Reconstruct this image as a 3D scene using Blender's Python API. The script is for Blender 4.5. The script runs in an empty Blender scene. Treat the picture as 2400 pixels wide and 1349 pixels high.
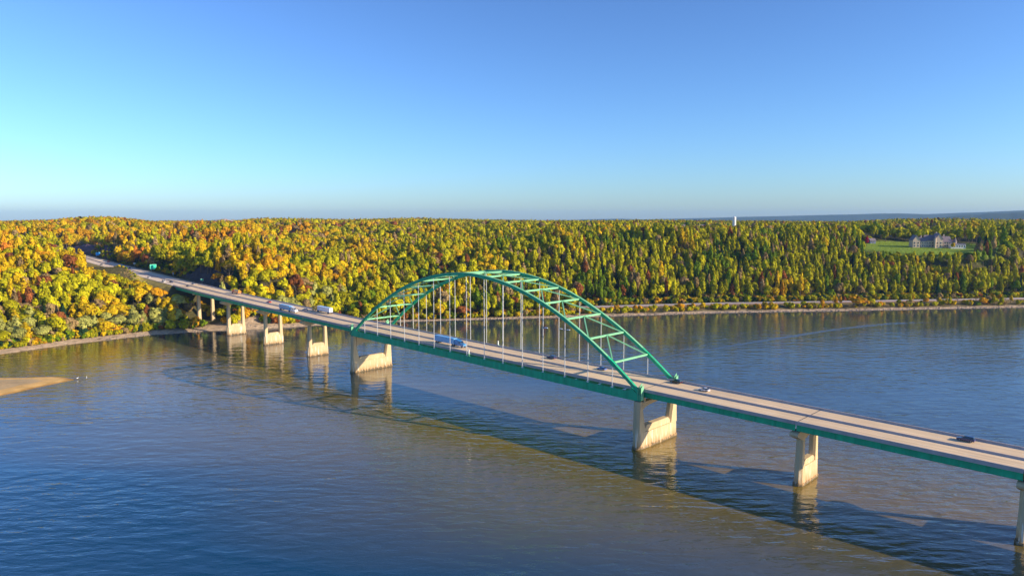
import bpy, math, random
import numpy as np
from mathutils import Vector, Matrix
random.seed(7); RNG = np.random.default_rng(11)
scene = bpy.context.scene
R = math.radians
# ------------------------------------------------------------------ camera
CAMZ = 91.89
HAZE = 3.8e-5
FPX = 1653.09                       # focal length in pixels of a 2400 px wide frame
cam = bpy.data.cameras.new("camera"); co = bpy.data.objects.new("camera", cam)
scene.collection.objects.link(co)
co.location = (0, 0, CAMZ); co.rotation_euler = (math.pi/2-0.09721, 0, 0)
cam.sensor_width = 36; cam.lens = FPX/2400*36; cam.clip_start = 1; cam.clip_end = 60000
scene.camera = co
# ------------------------------------------------------------------ light
SUN = Vector((2.726, -0.90, 1.0)).normalized()
elev = math.asin(SUN.z)
world = bpy.data.worlds.new("World"); scene.world = world; world.use_nodes = True
wn = world.node_tree; wn.nodes.clear()
sky = wn.nodes.new("ShaderNodeTexSky"); sky.sky_type = 'NISHITA'; sky.sun_disc = False
sky.sun_elevation = elev; sky.sun_rotation = math.atan2(SUN.x, SUN.y)
sky.altitude = 100; sky.air_density = 1.0; sky.dust_density = 0.4; sky.ozone_density = 8.0
hs = wn.nodes.new("ShaderNodeHueSaturation"); hs.inputs['Saturation'].default_value = .93
bg = wn.nodes.new("ShaderNodeBackground"); bg.inputs[1].default_value = 0.112
wo = wn.nodes.new("ShaderNodeOutputWorld")
wn.links.new(sky.outputs[0], hs.inputs['Color']); gm = wn.nodes.new('ShaderNodeGamma'); gm.inputs[1].default_value = 1.32
tn_ = wn.nodes.new('ShaderNodeVectorMath'); tn_.operation = 'MULTIPLY'; tn_.inputs[1].default_value = (1.03, .95, .885)
wn.links.new(hs.outputs[0], tn_.inputs[0]); wn.links.new(tn_.outputs[0], gm.inputs[0]); wn.links.new(gm.outputs[0], bg.inputs[0]); wn.links.new(bg.outputs[0], wo.inputs[0])
sl = bpy.data.lights.new("sun", 'SUN'); sl.energy = 5.0; sl.angle = R(0.5); sl.color = (1.0, 0.83, 0.58)
so = bpy.data.objects.new("sun", sl); scene.collection.objects.link(so)
so.rotation_euler = SUN.to_track_quat('Z', 'Y').to_euler(); so.location = (300, -100, 200)
vs = scene.view_settings; vs.view_transform = 'Standard'; vs.look = 'None'; vs.exposure = 0.5; vs.gamma = 1; vs.use_curve_mapping = False
scene.cycles.max_bounces = 6; scene.cycles.transparent_max_bounces = 6
# ------------------------------------------------------------------ helpers
def link(o, parent=None, loc=None):
    scene.collection.objects.link(o)
    if parent is not None: o.parent = parent
    if loc is not None: o.location = loc
    return o
def tag(o, label=None, cat=None, group=None, kind=None):
    if label: o["label"] = label
    if cat: o["category"] = cat
    if group: o["group"] = group
    if kind: o["kind"] = kind
    return o
def empty(name, loc=(0,0,0), rz=0, ry=0):
    o = bpy.data.objects.new(name, None); o.empty_display_size = 1
    link(o); o.location = loc; o.rotation_euler = (0, ry, rz); return o
class MB:
    def __init__(s): s.v = []; s.f = []
    def add(s, vs_, fs):
        n = len(s.v); s.v += [tuple(float(c) for c in v) for v in vs_]; s.f += [tuple(i+n for i in f) for f in fs]; return s
    def box(s, x0, x1, y0, y1, z0, z1):
        return s.add([(x0,y0,z0),(x1,y0,z0),(x1,y1,z0),(x0,y1,z0),(x0,y0,z1),(x1,y0,z1),(x1,y1,z1),(x0,y1,z1)],
                     [(0,3,2,1),(4,5,6,7),(0,1,5,4),(1,2,6,5),(2,3,7,6),(3,0,4,7)])
    def loft(s, rings, cap=True):
        n = len(s.v); k = len(rings[0])
        for r in rings: s.v += [tuple(float(c) for c in v) for v in r]
        for i in range(len(rings)-1):
            for j in range(k):
                a = n+i*k+j; b = n+i*k+(j+1) % k
                s.f.append((a, b, b+k, a+k))
        if cap:
            s.f.append(tuple(n+j for j in range(k))[::-1]); m = n+(len(rings)-1)*k
            s.f.append(tuple(m+j for j in range(k)))
        return s
    def sweep(s, pts, w, h):
        """rectangular bar along pts; w across the horizontal, h in the plane of the vertical"""
        P = [Vector(p) for p in pts]; rings = []
        for i, p in enumerate(P):
            t = (P[min(i+1, len(P)-1)]-P[max(i-1, 0)]).normalized()
            side = t.cross(Vector((0,0,1)))
            side = side.normalized() if side.length > 1e-3 else Vector((0,1,0))
            up = side.cross(t).normalized()
            rings.append([p-side*w/2-up*h/2, p+side*w/2-up*h/2, p+side*w/2+up*h/2, p-side*w/2+up*h/2])
        return s.loft(rings)
    def tube(s, p0, p1, r0, r1=None, n=8):
        r1 = r0 if r1 is None else r1
        p0 = Vector(p0); p1 = Vector(p1); t = (p1-p0).normalized()
        a = t.orthogonal().normalized(); b = t.cross(a)
        rg = lambda p, r: [p+(a*math.cos(2*math.pi*i/n)+b*math.sin(2*math.pi*i/n))*r for i in range(n)]
        return s.loft([rg(p0, r0), rg(p1, r1)])
    def mesh(s, name, m, smooth=False):
        me = bpy.data.meshes.new(name); me.from_pydata(s.v, [], s.f)
        for mm in (m if isinstance(m, (list, tuple)) else [m]): me.materials.append(mm)
        me.validate(); me.update()
        import bmesh
        bm = bmesh.new(); bm.from_mesh(me); bmesh.ops.recalc_face_normals(bm, faces=bm.faces); bm.to_mesh(me); bm.free()
        if smooth: me.polygons.foreach_set("use_smooth", [True]*len(me.polygons))
        return me
    def build(s, name, m, parent=None, loc=None, smooth=False):
        return link(bpy.data.objects.new(name, s.mesh(name, m, smooth)), parent, loc)
def mat(name, col, rough=0.7, var=0.15, scale=0.5, metal=0.0, bump=0.0, spec=0.4, streak=0, coat=0):
    m = bpy.data.materials.new(name); m.use_nodes = True; nt = m.node_tree; b = nt.nodes['Principled BSDF']
    b.inputs['Roughness'].default_value = rough; b.inputs['Metallic'].default_value = metal
    b.inputs['Specular IOR Level'].default_value = spec
    if coat: b.inputs['Coat Weight'].default_value = coat
    g = nt.nodes.new('ShaderNodeNewGeometry'); mp = nt.nodes.new('ShaderNodeMapping')
    nt.links.new(g.outputs['Position'], mp.inputs[0])
    mp.inputs['Scale'].default_value = (1,1,0.12) if streak else (1,1,1)
    nz = nt.nodes.new('ShaderNodeTexNoise'); nz.inputs['Scale'].default_value = scale; nz.inputs['Detail'].default_value = 5
    nz.inputs['Roughness'].default_value = 0.65
    nt.links.new(mp.outputs[0], nz.inputs['Vector'])
    cr = nt.nodes.new('ShaderNodeMapRange'); cr.inputs[1].default_value = .3; cr.inputs[2].default_value = .7
    cr.inputs[3].default_value = 1-var; cr.inputs[4].default_value = 1+var
    nt.links.new(nz.outputs[0], cr.inputs[0])
    mx = nt.nodes.new('ShaderNodeVectorMath'); mx.operation = 'SCALE'; mx.inputs[0].default_value = col[:3]
    nt.links.new(cr.outputs[0], mx.inputs['Scale']); nt.links.new(mx.outputs[0], b.inputs['Base Color'])
    if bump:
        bp = nt.nodes.new('ShaderNodeBump'); bp.inputs['Distance'].default_value = bump
        nt.links.new(nz.outputs[0], bp.inputs['Height']); nt.links.new(bp.outputs[0], b.inputs['Normal'])
    return m
M = {}
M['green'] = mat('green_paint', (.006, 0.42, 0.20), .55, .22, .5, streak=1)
M['green_sunlit'] = mat('green_paint_sunlit', (0.20, 0.52, 0.28), .6, .10, .2)  # the same bridge green, with its sunlit tone put into the colour
M['hanger'] = mat('galvanised', (0.72, 0.71, 0.68), .5, .08, .5)
M['deck'] = mat('deck_concrete', (0.84, 0.61, 0.37), .85, .10, .06)
def lane_wear(m, amt):
    nt = m.node_tree; b = nt.nodes['Principled BSDF']; src = b.inputs['Base Color'].links[0].from_socket
    g = nt.nodes.new('ShaderNodeNewGeometry'); mp = nt.nodes.new('ShaderNodeMapping'); mp.vector_type = 'TEXTURE'; mp.inputs['Rotation'].default_value = (0, 0, -0.77413); mp.inputs['Scale'].default_value = (60, 1, 1)
    nt.links.new(g.outputs['Position'], mp.inputs[0]); n = nt.nodes.new('ShaderNodeTexNoise'); n.inputs['Scale'].default_value = .9; n.inputs['Detail'].default_value = 4; nt.links.new(mp.outputs[0], n.inputs['Vector'])
    mr = nt.nodes.new('ShaderNodeMapRange'); mr.inputs[1].default_value = .3; mr.inputs[2].default_value = .7; mr.inputs[3].default_value = 1-amt; mr.inputs[4].default_value = 1+amt*.4; nt.links.new(n.outputs[0], mr.inputs[0])
    sc = nt.nodes.new('ShaderNodeVectorMath'); sc.operation = 'SCALE'; nt.links.new(src, sc.inputs[0]); nt.links.new(mr.outputs[0], sc.inputs['Scale']); nt.links.new(sc.outputs[0], b.inputs['Base Color'])
lane_wear(M['deck'], .22)
M['barrier'] = mat('barrier_concrete', (0.44, 0.38, 0.36), .85, .15, .3)
M['joint'] = mat('joint_rubber', (0.10, 0.09, 0.085), .8, .1, 1)
M['paint'] = mat('road_paint', (0.78, 0.76, 0.70), .7, .1, 1)
M['asphalt'] = mat('road_concrete', (0.82, 0.64, 0.46), .85, .08, .05)
lane_wear(M['asphalt'], .16)
M['steel'] = mat('steel_pole', (0.35, 0.36, 0.37), .5, .1, 1, metal=.4)
M['tyre'] = mat('tyre_rubber', (0.02, 0.02, 0.02), .9, .1, 4)
M['glass'] = mat('dark_glass', (0.015, 0.02, 0.03), .08, .05, 1, spec=.8)
M['lampglass'] = mat('lamp_glass', (0.8, 0.8, 0.75), .2, .02, 1, spec=.8)
M['red'] = mat('red_paint', (0.55, 0.02, 0.03), .3, .05, 1, coat=.5)
M['bark'] = mat('bark', (0.16, 0.12, 0.085), .9, .25, 2)
def pier_mat():
    m = mat('pier_concrete', (0.60, 0.45, 0.26), .85, .12, .35, streak=1)
    nt = m.node_tree; b = nt.nodes['Principled BSDF']
    src = b.inputs['Base Color'].links[0].from_socket
    g = nt.nodes.new('ShaderNodeNewGeometry'); sx = nt.nodes.new('ShaderNodeSeparateXYZ'); nt.links.new(g.outputs['Position'], sx.inputs[0])
    n2 = nt.nodes.new('ShaderNodeTexNoise'); n2.inputs['Scale'].default_value = .9; n2.inputs['Detail'].default_value = 4
    mp = nt.nodes.new('ShaderNodeMapping'); mp.inputs['Scale'].default_value = (1,1,.15)
    nt.links.new(g.outputs['Position'], mp.inputs[0]); nt.links.new(mp.outputs[0], n2.inputs['Vector'])
    # tide stain: brown below ~2.4 m with ragged edge
    a = nt.nodes.new('ShaderNodeMath'); a.operation = 'MULTIPLY_ADD'; a.inputs[1].default_value = 5; nt.links.new(n2.outputs[0], a.inputs[0]); nt.links.new(sx.outputs[2], a.inputs[2])
    mr = nt.nodes.new('ShaderNodeMapRange'); mr.inputs[1].default_value = 6.2; mr.inputs[2].default_value = 3.4; nt.links.new(a.outputs[0], mr.inputs[0])
    mx = nt.nodes.new('ShaderNodeMix'); mx.data_type = 'RGBA'; mx.inputs[7].default_value = (0.46, 0.29, 0.14, 1)
    nt.links.new(mr.outputs[0], mx.inputs[0]); nt.links.new(src, mx.inputs[6])
    # streaks of pale lime
    n3 = nt.nodes.new('ShaderNodeTexNoise'); n3.inputs['Scale'].default_value = 1.6; mp3 = nt.nodes.new('ShaderNodeMapping'); mp3.inputs['Scale'].default_value = (1,1,.08)
    nt.links.new(g.outputs['Position'], mp3.inputs[0]); nt.links.new(mp3.outputs[0], n3.inputs['Vector'])
    m3 = nt.nodes.new('ShaderNodeMapRange'); m3.inputs[1].default_value = .58; m3.inputs[2].default_value = .68; nt.links.new(n3.outputs[0], m3.inputs[0])
    mz = nt.nodes.new('ShaderNodeMapRange'); mz.inputs[1].default_value = 9.5; mz.inputs[2].default_value = 6; nt.links.new(sx.outputs[2], mz.inputs[0])
    mm = nt.nodes.new('ShaderNodeMath'); mm.operation = 'MULTIPLY'; nt.links.new(m3.outputs[0], mm.inputs[0]); nt.links.new(mz.outputs[0], mm.inputs[1])
    mx2 = nt.nodes.new('ShaderNodeMix'); mx2.data_type = 'RGBA'; mx2.inputs[7].default_value = (0.78, 0.72, 0.60, 1)
    nt.links.new(mm.outputs[0], mx2.inputs[0]); nt.links.new(mx.outputs[2], mx2.inputs[6])
    md_ = nt.nodes.new('ShaderNodeMapRange'); md_.inputs[1].default_value = 3.5; md_.inputs[2].default_value = 3.0; md_.inputs[3].default_value = 0; md_.inputs[4].default_value = .75; nt.links.new(a.outputs[0], md_.inputs[0])
    mx3 = nt.nodes.new('ShaderNodeMix'); mx3.data_type = 'RGBA'; mx3.inputs[7].default_value = (.07, .065, .04, 1); nt.links.new(md_.outputs[0], mx3.inputs[0]); nt.links.new(mx2.outputs[2], mx3.inputs[6])
    nt.links.new(mx3.outputs[2], b.inputs['Base Color'])
    return m
M['pier'] = pier_mat()
# ------------------------------------------------------------------ bridge frame of reference (s along, t across, z up)
BO = np.array([-86.60, 428.29]); BANG = -0.77413
BD = np.array([math.cos(BANG), math.sin(BANG)]); BN = np.array([-BD[1], BD[0]])
def w2b(x, y):
    return (x-BO[0])*BD[0]+(y-BO[1])*BD[1], (x-BO[0])*BN[0]+(y-BO[1])*BN[1]
def b2w(s, t): return BO[0]+BD[0]*s+BN[0]*t, BO[1]+BD[1]*s+BN[1]*t
_ps = [-1400, -1000, -800, -608, -524, -430, -360, -290, -218, -128, -66, 0, 204, 330, 420, 560]
_pz = [66, 59, 53, 47, 43.3, 39.6, 36.8, 34.2, 31.9, 29.9, 28.5, 27.2, 24.6, 23.2, 22.2, 21.0]
_ss = np.arange(-1400, 561, 5.0); _zz = np.interp(_ss, _ps, _pz); _k = np.hanning(19); _k /= _k.sum()
_zz = np.convolve(np.pad(_zz, 9, mode='edge'), _k, mode='valid')
def top(s): return np.interp(s, _ss, _zz)      # top of the parapets; roadway is 1 m lower
# ------------------------------------------------------------------ terrain
_shX = [-3000, -900, -500, -350, -329, -289, -247, -214, -144, -28, 81, 211, 345, 538, 900, 1500, 6000]
_shY = [-1500, 60, 320, 476, 512, 556, 580, 590, 621, 644, 664, 692, 708, 735, 790, 900, 1900]
def shoreY(X): return np.interp(X, _shX, _shY)
def sstep(a, b, x):
    t = np.clip((x-a)/(b-a), 0, 1); return t*t*(3-2*t)
_nr = np.random.default_rng(5)
_waves = [(_nr.uniform(0, 2*math.pi), _nr.uniform(0, 2*math.pi)) for _ in range(60)]
def fbm(x, y, lam, octv=4):
    o = 0; k = 0; amp = 1
    for i in range(octv):
        for j in range(4):
            a, p = _waves[k % 60]; k += 1
            o = o+amp*np.sin((x*np.cos(a)+y*np.sin(a))*2*math.pi/lam+p+1.3*np.sin((x*np.sin(a)-y*np.cos(a))*2*math.pi/lam*.6+p*2))/4
        lam = lam/2.1; amp *= .5
    return o
def terrain(X, Y):
    X = np.asarray(X, float); Y = np.asarray(Y, float)
    D = (Y-shoreY(X))*.92
    left = np.interp(D, [-60, -8, 0, 6, 25, 60, 100, 180, 300, 450, 700, 1400, 3000, 4300, 5200, 20000],
                        [-6, -2, .15, .9, 3, 9, 19, 35, 46, 53, 60, 70, 68, 60, 40, 40])
    right = np.interp(D, [-60, -8, 0, 6, 20, 26, 44, 52, 66, 150, 195, 260, 500, 1000, 2400, 3600, 4300, 5200, 20000],
                         [-6, -2, .15, 1.6, 3.2, 4.0, 4.0, 5, 10, 50, 59, 63, 66, 69, 68, 60, 50, 30, 30])
    w = sstep(-130, 70, X)
    h = left*(1-w)+right*w
    amp = sstep(50, 220, D)
    h = h+amp*fbm(X, Y, 290, 4)*(15*(1-w)+8*w)*(1+.0*D)
    h = h+sstep(55, 90, D)*(1-sstep(170, 260, D))*w*3.5*np.sin(X/17+1.2*np.sin(X/41)+D/60)
    g = lambda cx, cy, rx, ry, a: a*np.exp(-((X-cx)/rx)**2-((Y-cy)/ry)**2)
    h = h+g(-835, 1420, 210, 230, 17)                 # rounded hill top on the left skyline
    h = h+g(-225, 690, 45, 60, 12)+g(-60, 760, 60, 50, 8)
    # ravine that runs up from the shore left of the arch
    rx = -118+(Y-655)*.42
    h = h-15*np.exp(-((X-rx)/17)**2)*sstep(640, 690, Y)*(1-sstep(820, 900, Y))
    rx = -232+(Y-640)*.55
    h = h-10*np.exp(-((X-rx)/14)**2)*sstep(670, 700, Y)*(1-sstep(790, 850, Y))
    # lawn of the mansion
    lw = 1-sstep(0.86, 1.35, np.sqrt(((X-530)/98)**2+((Y-905)/62)**2))
    h = h*(1-lw)+lw*(52.3+(Y-850)*.068)
    # far hills beyond the plateau
    hz = np.interp(X/np.maximum(Y, 1), [-.9, -.2, .10, .33, .46, .62, .72, .9], [0, 20, 68, 128, 150, 198, 228, 228])
    hz = hz+13*np.sin(X/720)+9*np.sin(X/310+1)+5*np.sin(X/140)
    h = np.where(Y > 5000, h+(hz-h)*sstep(11500, 13600, np.hypot(X, Y)), h)
    mz = np.interp(X/np.maximum(Y, 1), [.1, .3, .5, .7, .9], [0, 40, 88, 130, 130])
    h = h+mz*np.exp(-((np.hypot(X, Y)-9500)/600)**2)*(.75+.25*np.sin(X/390))
    # highway: fill and cut
    s, t = w2b(X, Y)
    rz = top(np.clip(s, -1400, 500))-.76
    # rock knob right of the abutment, cut off by the road
    h = h+29*np.exp(-((s+284)/58)**4-((t-52)/34)**4)
    at = np.abs(t)
    on = (s < -286)&(s > -1350)
    shelf = np.maximum(at-15.5, 0)
    endd = np.maximum(s+286, 0)
    fill = rz-.12-np.where(t < 0, np.maximum(shelf-6, 0)*.5+np.minimum(shelf, 6)*.12, shelf*.6)-endd*.9
    h = np.where((s < -200)&(s > -1350), np.maximum(h, fill), h)
    slope = np.where(s > -345, 3.0, np.where(s > -560, .38, .95))
    cut = rz-.12+np.maximum(at-np.where(t > 0, 17, 15.5), 0)*np.where(t > 0, slope, .8)
    h = np.where((s < -262)&(s > -1350), np.minimum(h, cut), h)
    # under the bridge the bank stays well below the girders
    h = np.where((s >= -262)&(at < 26), np.minimum(h, np.maximum(0.0, (-262-s)*-.0)+np.interp(s, [-286, -262, -240, -215], [28, 21, 11, 4])+np.maximum(at-18, 0)*1.0), h)
    # far-shore sand flat below the bridge & sand bar
    return h
def proj(X, Y, Z):
    cp, sp = math.cos(.09721), math.sin(.09721)
    dz = Z-CAMZ; dep = Y*cp-dz*sp; up = Y*sp+dz*cp
    return 1200+FPX*X/dep, 674.5-FPX*up/dep, dep
def build_terrain():
    az = np.radians(np.concatenate([np.arange(-62, -40, 1.0), np.arange(-40, 40, .2), np.arange(40, 62.1, 1.0)]))
    rr = [300.0]
    while rr[-1] < 18500:
        r = rr[-1]; rr.append(r+(2.4 if r < 1150 else r*.012 if r < 3000 else r*.02))
    rr = np.array(rr)
    A, Q = np.meshgrid(az, rr); X = Q*np.sin(A); Y = Q*np.cos(A); Z = terrain(X, Y)
    X = X.ravel(); Y = Y.ravel(); Z = Z.ravel(); na = len(az); nr = len(rr)
    me = bpy.data.meshes.new("ground"); i, j = np.meshgrid(np.arange(nr-1), np.arange(na-1), indexing='ij')
    a = (i*na+j).ravel(); F = np.stack([a, a+1, a+na+1, a+na], 1)
    F = F[Z[F].max(1) > -2.5]
    me.vertices.add(len(X)); me.vertices.foreach_set("co", np.stack([X, Y, Z], 1).ravel())
    me.loops.add(F.size); me.loops.foreach_set("vertex_index", F.ravel().astype(np.int32))
    me.polygons.add(len(F)); me.polygons.foreach_set("loop_start", np.arange(0, F.size, 4, dtype=np.int32))
    me.polygons.foreach_set("use_smooth", np.ones(len(F), bool))
    # surface cover: leaf litter, sand, grass, rock with painted shade, gravel, field
    s, t = w2b(X, Y); D = (Y-shoreY(X))*.92; n = fbm(X, Y, 40, 3)
    col = np.zeros((len(X), 4)); col[:, 3] = 1
    col[:, :3] = (.085, .075, .03)
    def put(w, c): col[:, :3] = col[:, :3]*(1-w[:, None])+np.array(c)*w[:, None]
    nearb = np.where(X < -150, 12, 3)
    put(1-sstep(nearb, nearb*1.6+2, D+2*n), (.52, .38, .25))
    put(sstep(5, 9, D)*(1-sstep(46, 56, D))*sstep(40, 80, X), (.20, .15, .06))
    put((s < -286)*(1-sstep(16, 24, np.abs(t+7))), (.30, .24, .07))
    put((s < -262)*(s > -352)*sstep(16.5, 18, t)*(1-sstep(34, 40, t)), (.075, .065, .07))  # rock cut face by the knob, its shade darkened into the colour
    put((s < -285)*(s > -800)*sstep(16.5, 18, t)*(1-sstep(36, 50, t))*(s < -560), (.16, .10, .12))  # upper cut slope, purple tone of its shade put into the colour
    put(1-sstep(.9, 1.12, np.sqrt(((X-530)/98)**2+((Y-905)/62)**2)), (.22, .31, .03))
    put(1-sstep(.9, 1.1, np.sqrt(((X+700)/70)**2+((Y-1700)/110)**2)), (.55, .38, .28))
    put(sstep(4200, 5000, Y), (.06, .08, .045))
    me.color_attributes.new("cover", 'FLOAT_COLOR', 'POINT').data.foreach_set("color", col.ravel())
    m = bpy.data.materials.new("ground"); m.use_nodes = True; nt = m.node_tree; b = nt.nodes['Principled BSDF']
    b.inputs['Roughness'].default_value = .95; b.inputs['Specular IOR Level'].default_value = .1
    at = nt.nodes.new('ShaderNodeAttribute'); at.attribute_name = 'cover'
    g = nt.nodes.new('ShaderNodeNewGeometry')
    nz = nt.nodes.new('ShaderNodeTexNoise'); nz.inputs['Scale'].default_value = .22; nz.inputs['Detail'].default_value = 8; nz.inputs['Roughness'].default_value = .7
    nt.links.new(g.outputs['Position'], nz.inputs['Vector'])
    mr = nt.nodes.new('ShaderNodeMapRange'); mr.inputs[1].default_value = .3; mr.inputs[2].default_value = .7; mr.inputs[3].default_value = .65; mr.inputs[4].default_value = 1.3
    nt.links.new(nz.outputs[0], mr.inputs[0])
    sc = nt.nodes.new('ShaderNodeVectorMath'); sc.operation = 'SCALE'; nt.links.new(at.outputs['Color'], sc.inputs[0]); nt.links.new(mr.outputs[0], sc.inputs['Scale'])
    nt.links.new(sc.outputs[0], b.inputs['Base Color'])
    bp = nt.nodes.new('ShaderNodeBump'); bp.inputs['Distance'].default_value = 1.6; nt.links.new(nz.outputs[0], bp.inputs['Height']); nt.links.new(bp.outputs[0], b.inputs['Normal'])
    me.materials.append(m); me.update(); me.validate()
    o = link(bpy.data.objects.new("ground", me)); tag(o, kind='structure')
build_terrain()
# ------------------------------------------------------------------ haze
hz_ = MB().box(-18700, 18700, -3400, 18700, -7.6, 285).build("haze", [])
hm = bpy.data.materials.new("haze"); hm.use_nodes = True; hn = hm.node_tree; hn.nodes.clear()
hv = hn.nodes.new('ShaderNodeVolumePrincipled'); hv.inputs['Color'].default_value = (.35, .62, 1.0, 1); hv.inputs['Density'].default_value = HAZE
hv.inputs['Anisotropy'].default_value = 0.0
ho = hn.nodes.new('ShaderNodeOutputMaterial'); hn.links.new(hv.outputs[0], ho.inputs['Volume'])
hz_.data.materials.append(hm); tag(hz_, kind='stuff')
# ------------------------------------------------------------------ water
def water_mat():
    m = bpy.data.materials.new("river_water"); m.use_nodes = True; nt = m.node_tree; b = nt.nodes['Principled BSDF']
    b.inputs['Base Color'].default_value = (.1, .07, .01, 1); b.inputs['Roughness'].default_value = .06
    b.inputs['IOR'].default_value = 1.72; b.inputs['Specular IOR Level'].default_value = .5
    g = nt.nodes.new('ShaderNodeNewGeometry')
    def noise(scale, stretch, rot, detail, dist=0):
        mp = nt.nodes.new('ShaderNodeMapping'); mp.inputs['Rotation'].default_value = (0, 0, rot); mp.inputs['Scale'].default_value = (stretch, 1, 1)
        nt.links.new(g.outputs['Position'], mp.inputs[0])
        n = nt.nodes.new('ShaderNodeTexNoise'); n.inputs['Scale'].default_value = scale; n.inputs['Detail'].default_value = detail
        n.inputs['Distortion'].default_value = dist; nt.links.new(mp.outputs[0], n.inputs['Vector']); return n.outputs[0]
    def math_(op, a, b_):
        x = nt.nodes.new('ShaderNodeMath'); x.operation = op
        for k, v in enumerate((a, b_)):
            if isinstance(v, (int, float)): x.inputs[k].default_value = v
            else: nt.links.new(v, x.inputs[k])
        return x.outputs[0]
    wav = noise(.34, .38, R(14), 2, .4); wav2 = noise(.16, .5, R(-8), 1, .3); fine = noise(1.3, .6, R(22), 2)
    patch = noise(.006, .45, R(10), 3)
    pr = nt.nodes.new('ShaderNodeMapRange'); pr.inputs[1].default_value = .36; pr.inputs[2].default_value = .62; pr.inputs[3].default_value = .22; pr.inputs[4].default_value = 1.12
    nt.links.new(patch, pr.inputs[0])
    # calmer towards the far bank (lee of the bluff)
    sx = nt.nodes.new('ShaderNodeSeparateXYZ'); nt.links.new(g.outputs['Position'], sx.inputs[0])
    lee = nt.nodes.new('ShaderNodeMapRange'); lee.inputs[1].default_value = 640; lee.inputs[2].default_value = 330; lee.inputs[3].default_value = .22; lee.inputs[4].default_value = 1.0
    nt.links.new(math_('SUBTRACT', sx.outputs[1], math_('MULTIPLY', sx.outputs[0], .22)), lee.inputs[0])
    # silt: clear water in the lower left reach, silty elsewhere, in streaks
    stk = noise(.012, .3, R(-30), 4, .6)
    f = math_('MULTIPLY', math_('ADD', math_('ADD', math_('MULTIPLY', sx.outputs[0], .55), sx.outputs[1]), math_('MULTIPLY', stk, 150)), 1/130)
    mrs = nt.nodes.new('ShaderNodeMapRange'); mrs.inputs[1].default_value = 1.7; mrs.inputs[2].default_value = 3.05; nt.links.new(f, mrs.inputs[0])
    mxs = nt.nodes.new('ShaderNodeMix'); mxs.data_type = 'RGBA'; mxs.inputs[6].default_value = (.004, .050, .100, 1); mxs.inputs[7].default_value = (.225, .150, .012, 1)
    far_ = nt.nodes.new('ShaderNodeMapRange'); far_.inputs[1].default_value = 300; far_.inputs[2].default_value = 400; far_.inputs[3].default_value = 1.0; far_.inputs[4].default_value = .22
    nt.links.new(math_('ADD', sx.outputs[1], math_('MULTIPLY', sx.outputs[0], .6)), far_.inputs[0]); nt.links.new(math_('MULTIPLY', mrs.outputs[0], far_.outputs[0]), mxs.inputs[0]); nt.links.new(mxs.outputs[2], b.inputs['Base Color'])
    h = math_('ADD', math_('MULTIPLY', wav, .55), math_('ADD', math_('MULTIPLY', wav2, .75), math_('MULTIPLY', fine, .10)))
    h = math_('MULTIPLY', h, math_('MULTIPLY', pr.outputs[0], lee.outputs[0]))
    bp = nt.nodes.new('ShaderNodeBump'); bp.inputs['Distance'].default_value = .72; nt.links.new(h, bp.inputs['Height']); nt.links.new(bp.outputs[0], b.inputs['Normal'])
    return m
M['water'] = water_mat()
w = MB()
xs = np.linspace(-3000, 6000, 40); ys = np.concatenate([[-1500, -500], np.linspace(0, 800, 12), [1500, 2500]])
w.add([(x, y, 0) for y in ys for x in xs], [(j*40+i, j*40+i+1, (j+1)*40+i+1, (j+1)*40+i) for j in range(len(ys)-1) for i in range(39)])
tag(w.build("river_water", M['water']), kind='structure')
# sand bar at the left
def sandbar():
    out = [(-300,404.5),(-283,404),(-273,407),(-264,406),(-251.5,399.5),(-256,390),(-261,378),(-265,367),(-271,356),(-300,330),(-360,300),(-420,310),(-420,400)]
    P = []
    for i in range(len(out)):
        a = np.array(out[i]); b_ = np.array(out[(i+1) % len(out)])
        for k in range(6): P.append(a+(b_-a)*k/6)
    P = np.array(P)
    for _ in range(2): P = (np.roll(P, 1, 0)+2*P+np.roll(P, -1, 0))/4
    c = np.array([-315., 370.]); m = MB(); rings = []
    for f, z in ((1.06, -.6), (1.0, .02), (.9, .35), (.72, .55), (.4, .75), (.05, .8)):
        rings.append([(c[0]+(p[0]-c[0])*f, c[1]+(p[1]-c[1])*f, z) for p in P])
    m.loft(rings)
    sm = mat('bar_sand', (.72, .42, .13), .9, .25, .12, bump=.3)
    nt = sm.node_tree; b = nt.nodes['Principled BSDF']; src = b.inputs['Base Color'].links[0].from_socket
    g = nt.nodes.new('ShaderNodeNewGeometry'); x_ = nt.nodes.new('ShaderNodeSeparateXYZ'); nt.links.new(g.outputs['Position'], x_.inputs[0])
    n_ = nt.nodes.new('ShaderNodeTexNoise'); n_.inputs['Scale'].default_value = .12; nt.links.new(g.outputs['Position'], n_.inputs['Vector'])
    a_ = nt.nodes.new('ShaderNodeMath'); a_.operation = 'MULTIPLY_ADD'; a_.inputs[1].default_value = .3; nt.links.new(n_.outputs[0], a_.inputs[0]); nt.links.new(x_.outputs[2], a_.inputs[2])
    cr = nt.nodes.new('ShaderNodeValToRGB'); e = cr.color_ramp.elements; e[0].position = .14; e[0].color = (.48, .40, .22, 1); e[1].position = .95; e[1].color = (.82, .9, 1.25, 1)
    for pos, c in ((.30, (.80, .74, .55, 1)), (.46, (1.12, 1.15, 1.1, 1)), (.60, (1.1, 1.1, 1.1, 1)), (.70, (.72, .85, 1.3, 1))):
        q = e.new(pos); q.color = c
    nt.links.new(a_.outputs[0], cr.inputs[0]); ml = nt.nodes.new('ShaderNodeVectorMath'); ml.operation = 'MULTIPLY'; nt.links.new(src, ml.inputs[0]); nt.links.new(cr.outputs[0], ml.inputs[1]); nt.links.new(ml.outputs[0], b.inputs['Base Color'])
    tag(m.build('sandbar', sm, smooth=True), kind='structure')
sandbar()
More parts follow.
